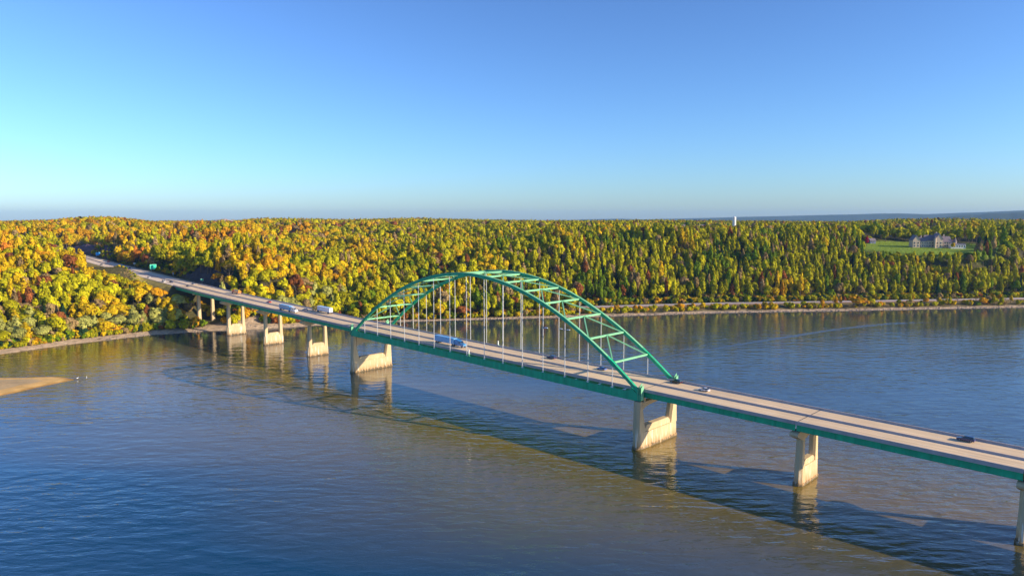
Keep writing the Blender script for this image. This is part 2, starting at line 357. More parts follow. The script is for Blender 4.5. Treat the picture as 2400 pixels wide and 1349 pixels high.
# boat wake: low ridges of water
def wake(pts, name):
    P = [Vector((x, y, 0)) for x, y in pts]; Q = []
    for i in range(len(P)-1):
        for k in range(10): Q.append(P[i].lerp(P[i+1], k/10))
    Q.append(P[-1])
    for _ in range(8): Q = [Q[0]]+[(Q[i-1]+Q[i]*2+Q[i+1])/4 for i in range(1, len(Q)-1)]+[Q[-1]]
    m = MB(); K = 25; n = len(Q)
    for i, q in enumerate(Q):
        tg = (Q[min(i+1, n-1)]-Q[max(i-1, 0)]).normalized(); sd = Vector((-tg.y, tg.x, 0))
        f = i/(n-1); am = .22*(1-f*.5)*min(1, i/3, (n-1-i)/8); wd = 1.6+f*3
        for k in range(K):
            u = k/(K-1)*2-1
            p = q+sd*u*wd; m.v.append((p.x, p.y, .012+am*(math.cos(u*3*math.pi)*.5+.5)*(1-u*u)-.02*(abs(u) > .99)))
    for i in range(n-1):
        for k in range(K-1): m.f.append((i*K+k, i*K+k+1, (i+1)*K+k+1, (i+1)*K+k))
    tag(m.build(name, M['water'], smooth=True), kind='structure')
wake([(94,460),(135,491),(179,522),(212,545),(267,583),(333,619),(400,634)], 'boat_wake')
# ------------------------------------------------------------------ bridge
bridge = empty("arch_bridge", (BO[0], BO[1], 0), BANG)
tag(bridge, "green steel tied arch bridge carrying a four lane highway over the river", "bridge")
def strip(s0, s1, t0, t1, dz_top, dz_bot, step=6.0):
    """a band along the bridge that follows the roadway profile; offsets are from the parapet top"""
    n = max(2, int(abs(s1-s0)/step)+1); S = np.linspace(s0, s1, n)
    return MB().loft([[(s, t0, top(s)+dz_bot), (s, t1, top(s)+dz_bot), (s, t1, top(s)+dz_top), (s, t0, top(s)+dz_top)] for s in S])
SA, SE = -286.0, 455.0
JO = [SA, -246, -188.2, -126, -63.3, 0, 204.2, 266.5, 330.3, 394, SE]
for a, b_ in zip(JO[:-1], JO[1:]):
    strip(a+.18, b_-.18, -11.1, 11.1, -.76, -1.28).build('deck_slab', M['deck'], bridge)
    if not (a == 0):
        for t in (-10.3, -3.5, 3.5, 10.3):
            g = strip(a+.25, b_-.25, t-.06, t+.06, -1.29, -3.6)
            for dz in (-1.30, -3.61):
                q = strip(a+.25, b_-.25, t-.3, t+.3, dz, dz-.09); g.add(q.v, q.f)
            for ss in np.arange(a+6, b_-3, 7.0):     # web stiffeners
                g.box(ss-.05, ss+.05, t-.18, t+.18, top(ss)-3.6, top(ss)-1.4)
            g.build('girder', M['green'], bridge)
for s in JO[1:-1]:
    for t0, t1 in ((-10.8, -.45), (.45, 10.8)):
        MB().box(s-.17, s+.17, t0, t1, top(s)-1.2, top(s)-.752).build('expansion_joint', M['joint'], bridge)
def barrier_profile(s0, s1, tc, wb, wt):
    n = int((s1-s0)/6)+2; S = np.linspace(s0, s1, n)
    return MB().loft([[(s, tc-wb, top(s)-.77), (s, tc+wb, top(s)-.77), (s, tc+wt*1.4, top(s)-.5), (s, tc+wt, top(s)-.1), (s, tc-wt, top(s)-.1), (s, tc-wt*1.4, top(s)-.5)] for s in S])
for a, b_ in zip(JO[:-1], JO[1:]):
    barrier_profile(a+.05, b_-.05, 0, .38, .17).build('median_barrier', M['barrier'], bridge)
    for sg in (-1, 1):
        n = int((b_-a)/6)+2; S = np.linspace(a+.05, b_-.05, n)
        rings = [[(s, sg*10.8, top(s)-.77), (s, sg*11.3, top(s)-.77), (s, sg*11.3, top(s)-1.27), (s, sg*11.62, top(s)-1.27), (s, sg*11.62, top(s)-.02), (s, sg*11.2, top(s)), (s, sg*11.1, top(s)-.45)] for s in S]
        MB().loft(rings).build('parapet', M['barrier'], bridge)
# painted lines
ln = MB()
for t in (-10.2, -.95, .95, 10.2):
    for a in np.arange(SA+1, SE-12, 12):
        q = strip(a, a+12, t-.07, t+.07, -.752, -.758, 6); ln.add(q.v, q.f)
tag(ln.build('edge_line', M['paint'], bridge), kind='stuff')
ln = MB()
for t in (-6.2, 6.2):
    for a in np.arange(SA+3, SE-5, 12.2): ln.box(a, a+3.2, t-.08, t+.08, top(a+1.6)-.78, top(a+1.6)-.745)
tag(ln.build('lane_dash', M['paint'], bridge), kind='stuff')
# arch
LS = 204.2; NP = 16; TR = 12.9
def arch(s): return 24.4+.8055*s-.003945*s*s
for sg in (-1, 1):
    S = np.linspace(-.6, LS+.6, 65)
    MB().sweep([(s, sg*TR, arch(s)-.8) for s in S], 1.0, 1.42).build('arch_rib', M['green'], bridge)
    MB().sweep([(s, sg*TR, arch(s)-.02) for s in S], 1.2, .13).build('rib_flange', M['green_sunlit'], bridge)
    tg = MB(); q = strip(.0, LS, sg*TR-.5, sg*TR+.5, -1.85, -4.85); tg.add(q.v, q.f); tg.build('tie_girder', M['green'], bridge)
    fl = strip(0, LS, sg*TR-.75, sg*TR+.75, -4.86, -5.0); fl.build('girder_flange', M['green'], bridge)
    for s0, dr in ((0, 1), (LS, -1)):     # knuckle where rib meets tie
        k = MB(); z = top(s0)
        prof = [(-1.6*dr, z-4.7), (1.0*dr, z-5.02), (6.5*dr, z-4.9), (6.5*dr, z-1.86), (3.4*dr, z-1.0), (3.2*dr, z-.2), (.3*dr, z-2.0), (-1.6*dr, z-2.6)]
        k.loft([[(s0+p, sg*TR-.62, zz) for p, zz in prof], [(s0+p, sg*TR+.62, zz) for p, zz in prof]])
        k.build('knuckle', M['green'], bridge)
        for j, hh in enumerate((1.6, 2.4, 1.3)):
            f = MB(); x = s0+dr*(-1.9+j*.75)*1.0
            f.loft([[(x-.07, sg*TR-.95, z-4.4), (x+.07, sg*TR-.95, z-4.4), (x+.07, sg*TR+.95, z-4.4), (x-.07, sg*TR+.95, z-4.4)],
                    [(x-.07, sg*TR-.8, z+hh*.4), (x+.07, sg*TR-.8, z+hh*.4), (x+.07, sg*TR+.95, z+hh), (x-.07, sg*TR+.95, z+hh)]])
            f.build('stiffener_fin', M['green_sunlit'], bridge)
for i in range(1, NP):
    s = LS*i/NP; z = arch(s)-.75
    MB().box(s-.42, s+.42, -TR+.58, TR-.58, z-.38, z+.38).build('cross_strut', M['green_sunlit'], bridge)
    nxt = i-1 if i < 8 else i+1
    if 1 <= nxt <= NP-1 and i != 8 or i == 8:
        for nx in ((7, 9) if i == 8 else (nxt,)):
            if not 1 <= nx <= NP-1: continue
            s2 = LS*nx/NP; z2 = arch(s2)-.75
            for sg in (-1, 1):
                d = 1 if s2 > s else -1
                MB().sweep([(s+d*.4, sg*.3, z), (s2-d*.3, sg*(TR-.7), z2)], .5, .5).build('diagonal_brace', M['green_sunlit'], bridge)
    for sg in (-1, 1):
        h = MB()
        for ds in (-.15, .15): h.tube((s+ds, sg*TR, top(s)-2.2), (s+ds, sg*TR, arch(s)-1.5), .085, n=6)
        h.box(s-.42, s+.42, sg*TR-.16, sg*TR+.16, top(s)-2.3, top(s)-1.2)
        h.build('hanger', M['hanger'], bridge)
for i in range(1, NP):
    s = LS*i/NP; sl_ = .8055-2*.003945*s
    for sg in (-1, 1):
        z = arch(s)-.82; q = MB(); a_ = 1.1
        for fy in (-.56, .56): q.sweep([(s-a_, sg*TR+fy, z-a_*sl_), (s+a_, sg*TR+fy, z+a_*sl_)], .09, 1.62)
        q.build('node_plate', M['green'], bridge)
        MB().box(s-.09, s+.09, sg*TR-.62, sg*TR+.62, top(s)-4.84, top(s)-1.9).build('stiffener', M['green'], bridge)
# floor beams of the arch span
for i in range(1, 32):
    s = LS*i/32
    MB().box(s-.14, s+.14, -12.3, 12.3, top(s)-3.7, top(s)-1.45).build('floor_beam', M['green'], bridge)
# piers
def hexring(s0, z, ta, tb, hk, ch):
    return [(s0-hk, ta+ch, z), (s0-hk*.35, ta, z), (s0+hk*.35, ta, z), (s0+hk, ta+ch, z), (s0+hk, tb-ch, z), (s0+hk*.35, tb, z), (s0-hk*.35, tb, z), (s0-hk, tb-ch, z)]
def extr(poly, s0, hk):
    return MB().loft([[(s0-hk, t, z) for t, z in poly], [(s0+hk, t, z) for t, z in poly]])
def std_pier(s0, zbase=-4.0):
    zc = top(s0)-3.75
    wall = MB().loft([hexring(s0, zbase, -8.1, 8.1, 1.75, 1.1), hexring(s0, .9, -8.1, 8.1, 1.75, 1.1)])
    wall.loft([hexring(s0, .9, -7.8, 7.8, 1.5, 1.1), hexring(s0, 6.6, -7.5, 7.5, 1.4, 1.0)])
    p = wall.build('pier', M['pier'], bridge)
    extr([(-4.6, 6.5), (4.6, 6.5), (4.6, 7.6), (3.2, 8.7), (-3.2, 8.7), (-4.6, 7.6)], s0, 1.0).build('web_wall', M['pier'], p)
    for sg in (-1, 1):
        c = MB(); r = []
        for z, a, b_, hk in ((6.4, 4.1, 7.45, 1.35), (8.0, 4.3, 7.4, 1.25), (zc-3, 4.5, 6.9, 1.2)):
            ta, tb = (a, b_) if sg > 0 else (-b_, -a)
            r.append(hexring(s0, z, ta, tb, hk, .5))
        c.loft(r).build('column', M['pier'], p)
    n = 5; ends = [(math.cos(a), math.sin(a)) for a in np.linspace(-math.pi/2, math.pi/2, n)]
    poly = [(-11.3+.0, zc-2.0), (-7.6, zc-3.6), (-4.2, zc-3.4), (-1.5, zc-2.6), (1.5, zc-2.6), (4.2, zc-3.4), (7.6, zc-3.6), (11.3, zc-2.0)]
    poly += [(11.3+.8*c_, zc-1.15+.85*s_) for c_, s_ in ends]+[(-11.3-.8*c_, zc-1.15+.85*s_) for c_, s_ in ends[::-1]]
    extr(poly, s0, 1.45).build('pier_cap', M['pier'], p)
    for t in (-9.6, -3.3, 3.3, 9.6):
        MB().box(s0-.6, s0+.6, t-.45, t+.45, zc-.32, top(s0)-3.68).build('bearing', M['joint'], p)
for s0 in (330.3, 266.5, -63.3, -126.0, -188.2, 394.0): std_pier(s0)
for_land = MB().loft([hexring(-246, -1, -8, 8, 1.7, 1.1), hexring(-246, 3.0, -7.8, 7.8, 1.6, 1.1)]).build('pier', M['pier'], bridge)
for sg in (-1, 1):
    r = []
    for z, a, b_, hk in ((2.9, 4.0, 7.6, 1.35), (top(-246)-3.62, 4.5, 7.0, 1.15)):
        ta, tb = (a, b_) if sg > 0 else (-b_, -a); r.append(hexring(-246, z, ta, tb, hk, .5))
    MB().loft(r).build('column', M['pier'], for_land)
MB().box(-246-.9, -246+.9, -10.5, 10.5, top(-246)-4.6, top(-246)-3.63).build('pier_cap', M['pier'], for_land)
def arch_pier(s0):
    zt = top(s0)-5.15
    wall = MB().loft([hexring(s0, -4, -15.1, 15.1, 2.1, 1.5), hexring(s0, 1.0, -15.1, 15.1, 2.1, 1.5)])
    wall.loft([hexring(s0, 1.0, -14.8, 14.8, 1.85, 1.4), hexring(s0, 6.5, -14.6, 14.6, 1.7, 1.3)])
    p = wall.build('pier', M['pier'], bridge)
    extr([(-9.6, 6.4), (9.6, 6.4), (9.4, 7.6), (7.9, 9.1), (-7.9, 9.1), (-9.4, 7.6)], s0, 1.15).build('web_wall', M['pier'], p)
    for sg in (-1, 1):
        r = []
        for z, a, b_, hk in ((6.3, 8.9, 14.55, 1.65), (9, 9.4, 14.5, 1.6), (16.0, 10.9, 14.3, 1.55), (zt-.02, 11.3, 14.2, 1.55)):
            ta, tb = (a, b_) if sg > 0 else (-b_, -a); r.append(hexring(s0, z, ta, tb, hk, .7))
        MB().loft(r).build('column', M['pier'], p)
        MB().box(s0-.8, s0+.8, sg*TR-.8, sg*TR+.8, zt, zt+.32).build('bearing', M['joint'], p)
    n = 15; ts = np.linspace(-11.2, 11.2, n)
    poly = [(t, 15.6+2.0*math.sqrt(max(0, 1-(t/11.25)**2))) for t in ts]+[(11.2, zt-.5), (-11.2, zt-.5)]
    extr(poly, s0, 1.25).build('cap_beam', M['pier'], p)
    for t in (-9.6, -3.3, 3.3, 9.6):
        MB().box(s0+ (-1.0 if s0 < 100 else .1), s0+(-.1 if s0 < 100 else 1.0), t-.45, t+.45, zt-.5, top(s0)-3.68).build('pedestal', M['pier'], p)
for s0 in (0.0, LS): arch_pier(s0)
ab = MB().box(-287.5, -285.6, -11.6, 11.6, 20, top(-286)-1.6); ab.box(-290, -286, -12.2, -11.7, 24, top(-286)-1.2); ab.box(-290, -286, 11.7, 12.2, 24, top(-286)-1.2)
ab.build('abutment', M['pier'], bridge)
# ------------------------------------------------------------------ land highway
def wstrip(s0, s1, t0, t1, a, b_, step=8):
    q = strip(s0, s1, t0, t1, a, b_, step); q.v = [(*b2w(v[0], v[1]), v[2]) for v in q.v]; return q
tag(wstrip(-900, -286.3, -11.3, 11.3, -.76, -1.3).build('road', M['asphalt']), kind='structure')
pl = MB()
for t in (-10.2, -.95, .95, 10.2):
    q = wstrip(-900, -287, t-.08, t+.08, -.75, -.758); pl.add(q.v, q.f)
for t in (-6.2, 6.2):
    for a in np.arange(-880, -292, 12.2):
        q = wstrip(a, a+3.2, t-.08, t+.08, -.745, -.758, 3); pl.add(q.v, q.f)
tag(pl.build('road_marking', M['paint']), kind='structure')
q = barrier_profile(-900, -286.2, 0, .38, .17); q.v = [(*b2w(v[0], v[1]), v[2]) for v in q.v]
tag(q.build('median_barrier', M['barrier']), "grey concrete median barrier running up the hill highway beyond the bridge end", "barrier")
for sg, lb in ((-1, "steel guardrail along the near grassy shoulder of the hill highway"), (1, "steel guardrail along the far shoulder of the hill highway below the wooded slope")):
    gr = empty('guardrail', (*b2w(-450, sg*12.2), 0)); tag(gr, lb, "guardrail", "guardrails of the hill highway")
    q = wstrip(-700, -288, sg*12.2-.05, sg*12.2+.05, -.25, -.60)
    ox, oy = gr.location.x, gr.location.y
    q.v = [(x-ox, y-oy, z) for x, y, z in q.v]; q.build('rail', M['steel'], gr)
    for s in np.arange(-698, -288, 8.0):
        x, y = b2w(s, sg*12.35); MB().box(x-ox-.08, x-ox+.08, y-oy-.08, y-oy+.08, top(s)-1.9, top(s)-.3).build('post', M['steel'], gr)
# railway along the foot of the bluff
rX = np.linspace(-60, 620, 90); rY = shoreY(rX)+37
rail = MB(); rings = []
for x, y in zip(rX, rY):
    rings.append([(x, y-4.6, 3.6), (x, y+4.6, 3.6), (x, y+3.3, 4.9), (x, y-3.3, 4.9)])
rail.loft(rings)
tag(rail.build('railway_bed', mat('ballast', (.30, .21, .20), .95, .2, .4)), kind='structure')
for dy in (-1.8, -.4, 1.4, 2.8):
    tag(MB().sweep([(x, y+dy, 5.0) for x, y in zip(rX, rY)], .12, .18).build('railway_rail', M['steel']), kind='structure')
# ------------------------------------------------------------------ vehicles
def paint(name, c): return mat(name, c, .25, .03, 1, coat=.6, spec=.5)
CP = {'navy': paint('navy_paint', (.02, .04, .13)), 'white': paint('white_paint', (.78, .79, .80)), 'black': paint('black_paint', (.012, .013, .016)),
      'blue': paint('blue_paint', (.06, .22, .55)), 'silver': paint('silver_paint', (.42, .44, .47)), 'redp': M['red'], 'grey': paint('grey_paint', (.12, .13, .14)),
      'trailer_blue': paint('trailer_blue', (.16, .42, .70)), 'trailer_pale': paint('trailer_pale', (.60, .68, .80)), 'yellow': paint('yellow_paint', (.72, .42, .03)), 'orange': paint('orange_paint', (.70, .26, .04)),
      'cab_blue': paint('cab_blue', (.03, .22, .52))}
def place(s, t, rev):
    x, y = b2w(s, t); sl_ = float(top(s+4)-top(s-4))/8
    return (x, y, float(top(s))-.74), BANG+(math.pi if rev else 0), (math.atan(sl_) if rev else -math.atan(sl_))
def wheel(parent, x, y, r, w=.24):
    m = MB(); m.tube((x, y-w/2, r), (x, y+w/2, r), r, n=14); o = m.build('wheel', M['tyre'], parent)
    m = MB(); e = w/2+.012; m.tube((x, y-e, r), (x, y+e, r), r*.58, n=10); m.build('rim', M['steel'], o)
CARS = {}
def car(label, s, t, rev, colour, suv=False, cat='car'):
    loc, rz, ry = place(s, t, rev); root = empty('car', loc, rz, ry); tag(root, label, cat)
    key = (colour, suv)
    L_, Wd = (4.9, 1.95) if suv else (4.7, 1.82)
    hb, ht = (1.02, 1.78) if suv else (.88, 1.44)
    side = [(-L_/2, .38), (L_/2-.1, .34), (L_/2, .62), (L_/2-.25, hb-.16), (L_/2-1.25, hb), (-L_/2+.35, hb+.03), (-L_/2, hb-.15)]
    body = MB().loft([[(x*.97, -Wd/2+.10, z) for x, z in side], [(x, -Wd/2, z*.96+.02) for x, z in side], [(x, Wd/2, z*.96+.02) for x, z in side], [(x*.97, Wd/2-.10, z) for x, z in side]])
    b_ = body.build('body', CP[colour], root)
    xr = (-L_/2+.12, L_/2-1.35) if suv else (-L_/2+.5, L_/2-1.35)
    g = MB().loft([[(xr[0], -Wd/2+.08, hb-.02), (xr[1], -Wd/2+.08, hb-.02), (xr[1], Wd/2-.08, hb-.02), (xr[0], Wd/2-.08, hb-.02)],
                   [(xr[0]+(.22 if suv else .75), -Wd/2+.26, ht-.06), (xr[1]-.85, -Wd/2+.26, ht-.06), (xr[1]-.85, Wd/2-.26, ht-.06), (xr[0]+(.22 if suv else .75), Wd/2-.26, ht-.06)]])
    g.build('window', M['glass'], root)
    MB().loft([[(xr[0]+(.2 if suv else .72), -Wd/2+.25, ht-.065), (xr[1]-.82, -Wd/2+.25, ht-.065), (xr[1]-.82, Wd/2-.25, ht-.065), (xr[0]+(.2 if suv else .72), Wd/2-.25, ht-.065)],
               [(xr[0]+(.3 if suv else .85), -Wd/2+.33, ht), (xr[1]-1.0, -Wd/2+.33, ht), (xr[1]-1.0, Wd/2-.33, ht), (xr[0]+(.3 if suv else .85), Wd/2-.33, ht)]]).build('roof', CP[colour], root)
    for x in (-L_/2+.95, L_/2-.9):
        for sg in (-1, 1): wheel(root, x, sg*(Wd/2-.13), .36 if suv else .33)
    for sg in (-1, 1):
        MB().box(L_/2-.12, L_/2-.0, sg*.62-.2, sg*.62+.2, .58, .74).build('headlight', M['lampglass'], root)
        MB().box(-L_/2-.02, -L_/2+.1, sg*.66-.18, sg*.66+.18, .66, .82).build('taillight', M['red'], root)
    return root
def semi(label, s, t, rev, tcol, ccol, length=22.5):
    loc, rz, ry = place(s, t, rev); root = empty('semi_truck', loc, rz, ry); tag(root, label, 'truck')
    h = length/2; cf = h; ct = h-6.3
    MB().box(-h, ct-1.0, -1.3, 1.3, 1.15, 4.1).build('trailer', CP[tcol], root)
    MB().box(-h+.3, ct-.6, -.5, .5, .85, 1.14).build('trailer_frame', M['steel'], root)
    for sg in (-1, 1): MB().box(-h-.04, -h+.04, sg*.8-.2, sg*.8+.2, .95, 1.12).build('taillight', M['red'], root)
    side = [(ct, 1.0), (cf-.2, .75), (cf, 1.2), (cf-.15, 2.0), (cf-2.0, 2.25), (cf-2.6, 3.25), (ct+.3, 3.95), (ct, 3.95)]
    MB().loft([[(x, -1.1, z) for x, z in side], [(x, 1.1, z) for x, z in side]]).build('cab', CP[ccol], root)
    MB().loft([[(cf-2.02, -1.0, 2.3), (cf-2.02, 1.0, 2.3), (cf-2.55, .95, 3.2), (cf-2.55, -.95, 3.2)], [(cf-1.96, -1.0, 2.32), (cf-1.96, 1.0, 2.32), (cf-2.49, .95, 3.24), (cf-2.49, -.95, 3.24)]]).build('windshield', M['glass'], root)
    for sg in (-1, 1):
        MB().box(cf-3.6, cf-2.75, sg*1.105-.02, sg*1.105+.02, 2.2, 2.95).build('side_window', M['glass'], root)
        MB().box(cf-.06, cf+.04, sg*.8-.22, sg*.8+.22, 1.05, 1.3).build('headlight', M['lampglass'], root)
        MB().box(cf-4.6, cf-3.6, sg*1.06-.1, sg*1.06+.1, .6, 1.1).build('fuel_tank', M['steel'], root)
    MB().box(ct-2.6, ct+.2, -.45, .45, .85, 1.12).build('chassis', M['steel'], root)
    for x in (cf-1.2, ct-1.0, ct-2.2, -h+1.2, -h+2.5):
        for sg in (-1, 1): wheel(root, x, sg*1.08, .5, .42)
    return root
semi("blue semi truck with a long light blue trailer crossing under the green arch", 79.5, -4.3, False, 'trailer_blue', 'cab_blue', 23)
semi("semi truck with blue box trailer and white cab, near lanes left of the arch", -89, -6.9, False, 'trailer_blue', 'white', 22)
semi("semi truck with pale white trailer and yellow cab driving away left of the arch", -71, 8.6, True, 'trailer_pale', 'yellow', 23)
def load_truck():
    loc, rz, ry = place(-204, 8.4, True); root = empty('dump_truck', loc, rz, ry); tag(root, "red cab truck carrying a heaped orange yellow load on the approach spans", "truck")
    MB().box(-5.5, 3.2, -1.2, 1.2, .8, 1.1).build('chassis', M['steel'], root)
    MB().loft([[(-5.9, -1.25, 1.15), (2.4, -1.25, 1.15), (2.4, 1.25, 1.15), (-5.9, 1.25, 1.15)], [(-6.4, -1.3, 2.7), (2.6, -1.3, 2.7), (2.6, 1.3, 2.7), (-6.4, 1.3, 2.7)]]).build('dump_body', CP['orange'], root)
    MB().loft([[(-6.2, -1.2, 2.71), (2.5, -1.2, 2.71), (2.5, 1.2, 2.71), (-6.2, 1.2, 2.71)], [(-4.6, -.6, 3.5), (1.2, -.6, 3.7), (1.2, .6, 3.7), (-4.6, .6, 3.5)]]).build('load', CP['yellow'], root)
    side = [(3.2, 1.0), (6.4, .8), (6.5, 1.9), (5.4, 2.1), (5.0, 3.1), (3.2, 3.2)]
    MB().loft([[(x, -1.15, z) for x, z in side], [(x, 1.15, z) for x, z in side]]).build('cab', M['red'], root)
    MB().box(5.06, 5.44, -.95, .95, 2.2, 2.8).build('windshield', M['glass'], root)
    for x in (5.2, -1.8, -3.1):
        for sg in (-1, 1): wheel(root, x, sg*1.05, .5, .4)
load_truck()
car("dark navy suv alone in the far lanes near the right end of the bridge", 312.4, 8.0, True, 'navy', True)
car("white sedan just past the right foot of the arch", 222.9, 5.6, True, 'white')
car("black suv beside the right foot of the far arch rib", 208.1, 9.0, True, 'black', True)
car("bright blue car inside the arch span nearest its right end", 171.3, 6.6, True, 'blue')
car("dark blue suv in the far lanes under the right half of the arch", 139.4, 8.6, True, 'navy', True)
car("silver and blue car just ahead of the white trailer left of the arch", -86.3, 4.2, True, 'silver')
car("red car alone on the approach spans left of the blue box trailer", -138.4, 3.6, True, 'redp')
car("grey car in the near lanes where the bridge meets the bank", -273, -3.6, False, 'grey')
car("dark car following just ahead of the white van at the bridge end", -310, -4.2, False, 'navy', True)
car("white van in the near lanes just before the bridge end", -318, -8.0, False, 'white', True, 'van')
car("silver car in the far lanes in the shade of the rock knob", -286, 6.0, True, 'silver')
car("white car in the near lanes on the hill highway", -358, -7.4, False, 'white')
car("grey car in the near lanes halfway up the hill highway", -415, -6.4, False, 'grey')
car("white suv in the far lanes halfway up the hill highway", -459, 4.4, True, 'white', True)
car("black car close behind the white suv in the far lanes up the hill", -451, 4.4, True, 'black')
car("dark grey car in the near lanes at the top of the visible hill highway", -502, -7.6, False, 'grey')
car("red car in the far lanes at the top of the visible hill highway", -533, 8.0, True, 'redp')
# ------------------------------------------------------------------ signs and lights
def sign(label, s, t, w_, h_, z0, colr, deco='lines', two=True):
    x, y = b2w(s, t); g = float(top(s))-1
    root = empty('road_sign', (x, y, g), BANG); tag(root, label, 'sign')
    m = mat('sign_face', colr, .4, .03, 1)
    MB().box(-.06, .06, -w_/2, w_/2, z0, z0+h_).build('panel', m, root)
    for sg in ((-1, 1) if two else (0,)): MB().tube((-.14, sg*w_*.35, -3), (-.14, sg*w_*.35, z0+h_*.8), .11, n=8).build('post', M['steel'], root)
    if deco == 'lines':
        b_ = MB()
        for (y0, y1, z0_, z1_) in ((-w_/2+.15, w_/2-.15, h_-.28, h_-.18), (-w_/2+.15, w_/2-.15, .18, .28), (-w_/2+.15, -w_/2+.25, .18, h_-.18), (w_/2-.25, w_/2-.15, .18, h_-.18)):
            b_.box(.06, .075, y0, y1, z0+z0_, z0+z1_)
        b_.build('border', M['paint'], root)
    return root
sign("large square green highway guide sign on the far shoulder of the hill highway", -414.5, 16, 6.4, 5.4, 2.0, (.0, .62, .42))
sign("small blue service sign at the foot of the dark road cut", -600, 16, 5.0, 4.0, 2.2, (.0, .35, .80))
sign("small green sign in front of the dark rock knob", -288, 14.5, 2.4, 1.9, 2.8, (.0, .38, .22), two=False)
sign("narrow pale marker sign at the left edge of the dark rock knob", -358, 15, .9, 2.0, 2.2, (.45, .62, .68), None, False)
sign("small white sign on the far shoulder behind the white suv", -468, 15, 2.2, 1.8, 3.0, (.75, .75, .70), None, False)
def bridge_light(label, s, z, sides):
    x, y = b2w(s, -TR-.35); root = empty('bridge_light', (x, y, z), BANG); tag(root, label, 'light')
    MB().box(-.4, .4, -.02, .3, -.2, .2).build('clamp', M['steel'], root)
    for d in sides:
        MB().tube((d*.2, -.02, .0), (d*1.6, -.02, .18), .07, n=6).build('arm', M['steel'], root)
        hd = MB().loft([[(d*1.2, -.3, .1), (d*3.1, -.3, .18), (d*3.1, .28, .18), (d*1.2, .28, .1)], [(d*1.4, -.2, .42), (d*2.9, -.2, .46), (d*2.9, .18, .46), (d*1.4, .18, .42)]])
        hd.build('lamp_head', CP['trailer_pale'] if len(sides) == 1 else M['hanger'], root)
bridge_light("single armed lamp clamped high on a near hanger right of mid span", LS*12/16, 43.6, (1,))
bridge_light("double armed lamp clamped on a near hanger just under the near rib", LS*13/16, 44.1, (-1, 1))
def nav_light(label, s, sg):
    x, y = b2w(s, sg*13.7); z = float(top(s)); root = empty('navigation_light', (x, y, z), BANG); tag(root, label, 'light', 'navigation lights at mid span')
    MB().sweep([(-1.1, 0, -2.2), (-.1, 0, -.6)], .16, .16).build('brace', M['green_sunlit'], root)
    MB().sweep([(1.1, 0, -2.2), (.1, 0, -.6)], .16, .16).build('brace', M['green_sunlit'], root)
    MB().box(-.7, .7, -.35, .35, -.62, -.45).build('platform', M['green_sunlit'], root)
    MB().tube((0, 0, -.45), (0, 0, 1.5), .36, n=10).build('housing', M['lampglass'], root)
    MB().tube((0, 0, 1.5), (0, 0, 1.8), .38, .12, n=10).build('cap', M['hanger'], root)
nav_light("white navigation light on a green bracket on the near edge at mid span", 104.5, -1)
nav_light("white navigation light standing on the far edge of the deck at mid span", 97.4, 1)
# ------------------------------------------------------------------ trees
def leaf_material():
    m = bpy.data.materials.new('autumn_leaves'); m.use_nodes = True; nt = m.node_tree; nt.nodes.clear()
    out = nt.nodes.new('ShaderNodeOutputMaterial'); at = nt.nodes.new('ShaderNodeAttribute'); at.attribute_type = 'INSTANCER'; at.attribute_name = 'tint'
    g = nt.nodes.new('ShaderNodeNewGeometry'); nz = nt.nodes.new('ShaderNodeTexNoise'); nz.inputs['Scale'].default_value = .35; nz.inputs['Detail'].default_value = 4
    nt.links.new(g.outputs['Position'], nz.inputs['Vector'])
    mr = nt.nodes.new('ShaderNodeMapRange'); mr.inputs[1].default_value = .3; mr.inputs[2].default_value = .7; mr.inputs[3].default_value = .62; mr.inputs[4].default_value = 1.35
    nt.links.new(nz.outputs[0], mr.inputs[0])
    hu = nt.nodes.new('ShaderNodeHueSaturation'); h2 = nt.nodes.new('ShaderNodeMapRange'); h2.inputs[1].default_value = .3; h2.inputs[2].default_value = .7; h2.inputs[3].default_value = .485; h2.inputs[4].default_value = .518
    n2 = nt.nodes.new('ShaderNodeTexNoise'); n2.inputs['Scale'].default_value = .8; nt.links.new(g.outputs['Position'], n2.inputs['Vector']); nt.links.new(n2.outputs[0], h2.inputs[0]); nt.links.new(h2.outputs[0], hu.inputs['Hue'])
    nt.links.new(at.outputs['Color'], hu.inputs['Color']); nt.links.new(mr.outputs[0], hu.inputs['Value'])
    d = nt.nodes.new('ShaderNodeBsdfDiffuse'); tr = nt.nodes.new('ShaderNodeBsdfTranslucent'); mx = nt.nodes.new('ShaderNodeMixShader'); mx.inputs[0].default_value = .13
    nt.links.new(hu.outputs[0], d.inputs[0]); nt.links.new(hu.outputs[0], tr.inputs[0]); nt.links.new(d.outputs[0], mx.inputs[1]); nt.links.new(tr.outputs[0], mx.inputs[2]); nt.links.new(mx.outputs[0], out.inputs[0])
    return m
M['leaf'] = leaf_material()
def leaf_cards(centres, normals, size, rng):
    n = len(centres); nrm = normals/np.linalg.norm(normals, axis=1, keepdims=True)
    a = np.cross(nrm, rng.normal(size=(n, 3))); a /= np.linalg.norm(a, axis=1, keepdims=True); b_ = np.cross(nrm, a)
    sz = size*rng.uniform(.6, 1.3, (n, 1)); asp = rng.uniform(.6, 1, (n, 1))
    V = np.stack([centres-a*sz-b_*sz*asp*.6, centres+a*sz*.5-b_*sz*asp, centres+a*sz+b_*sz*asp*.6, centres-a*sz*.5+b_*sz*asp], 1).reshape(-1, 3)
    F = np.arange(4*n).reshape(-1, 4); return V, F
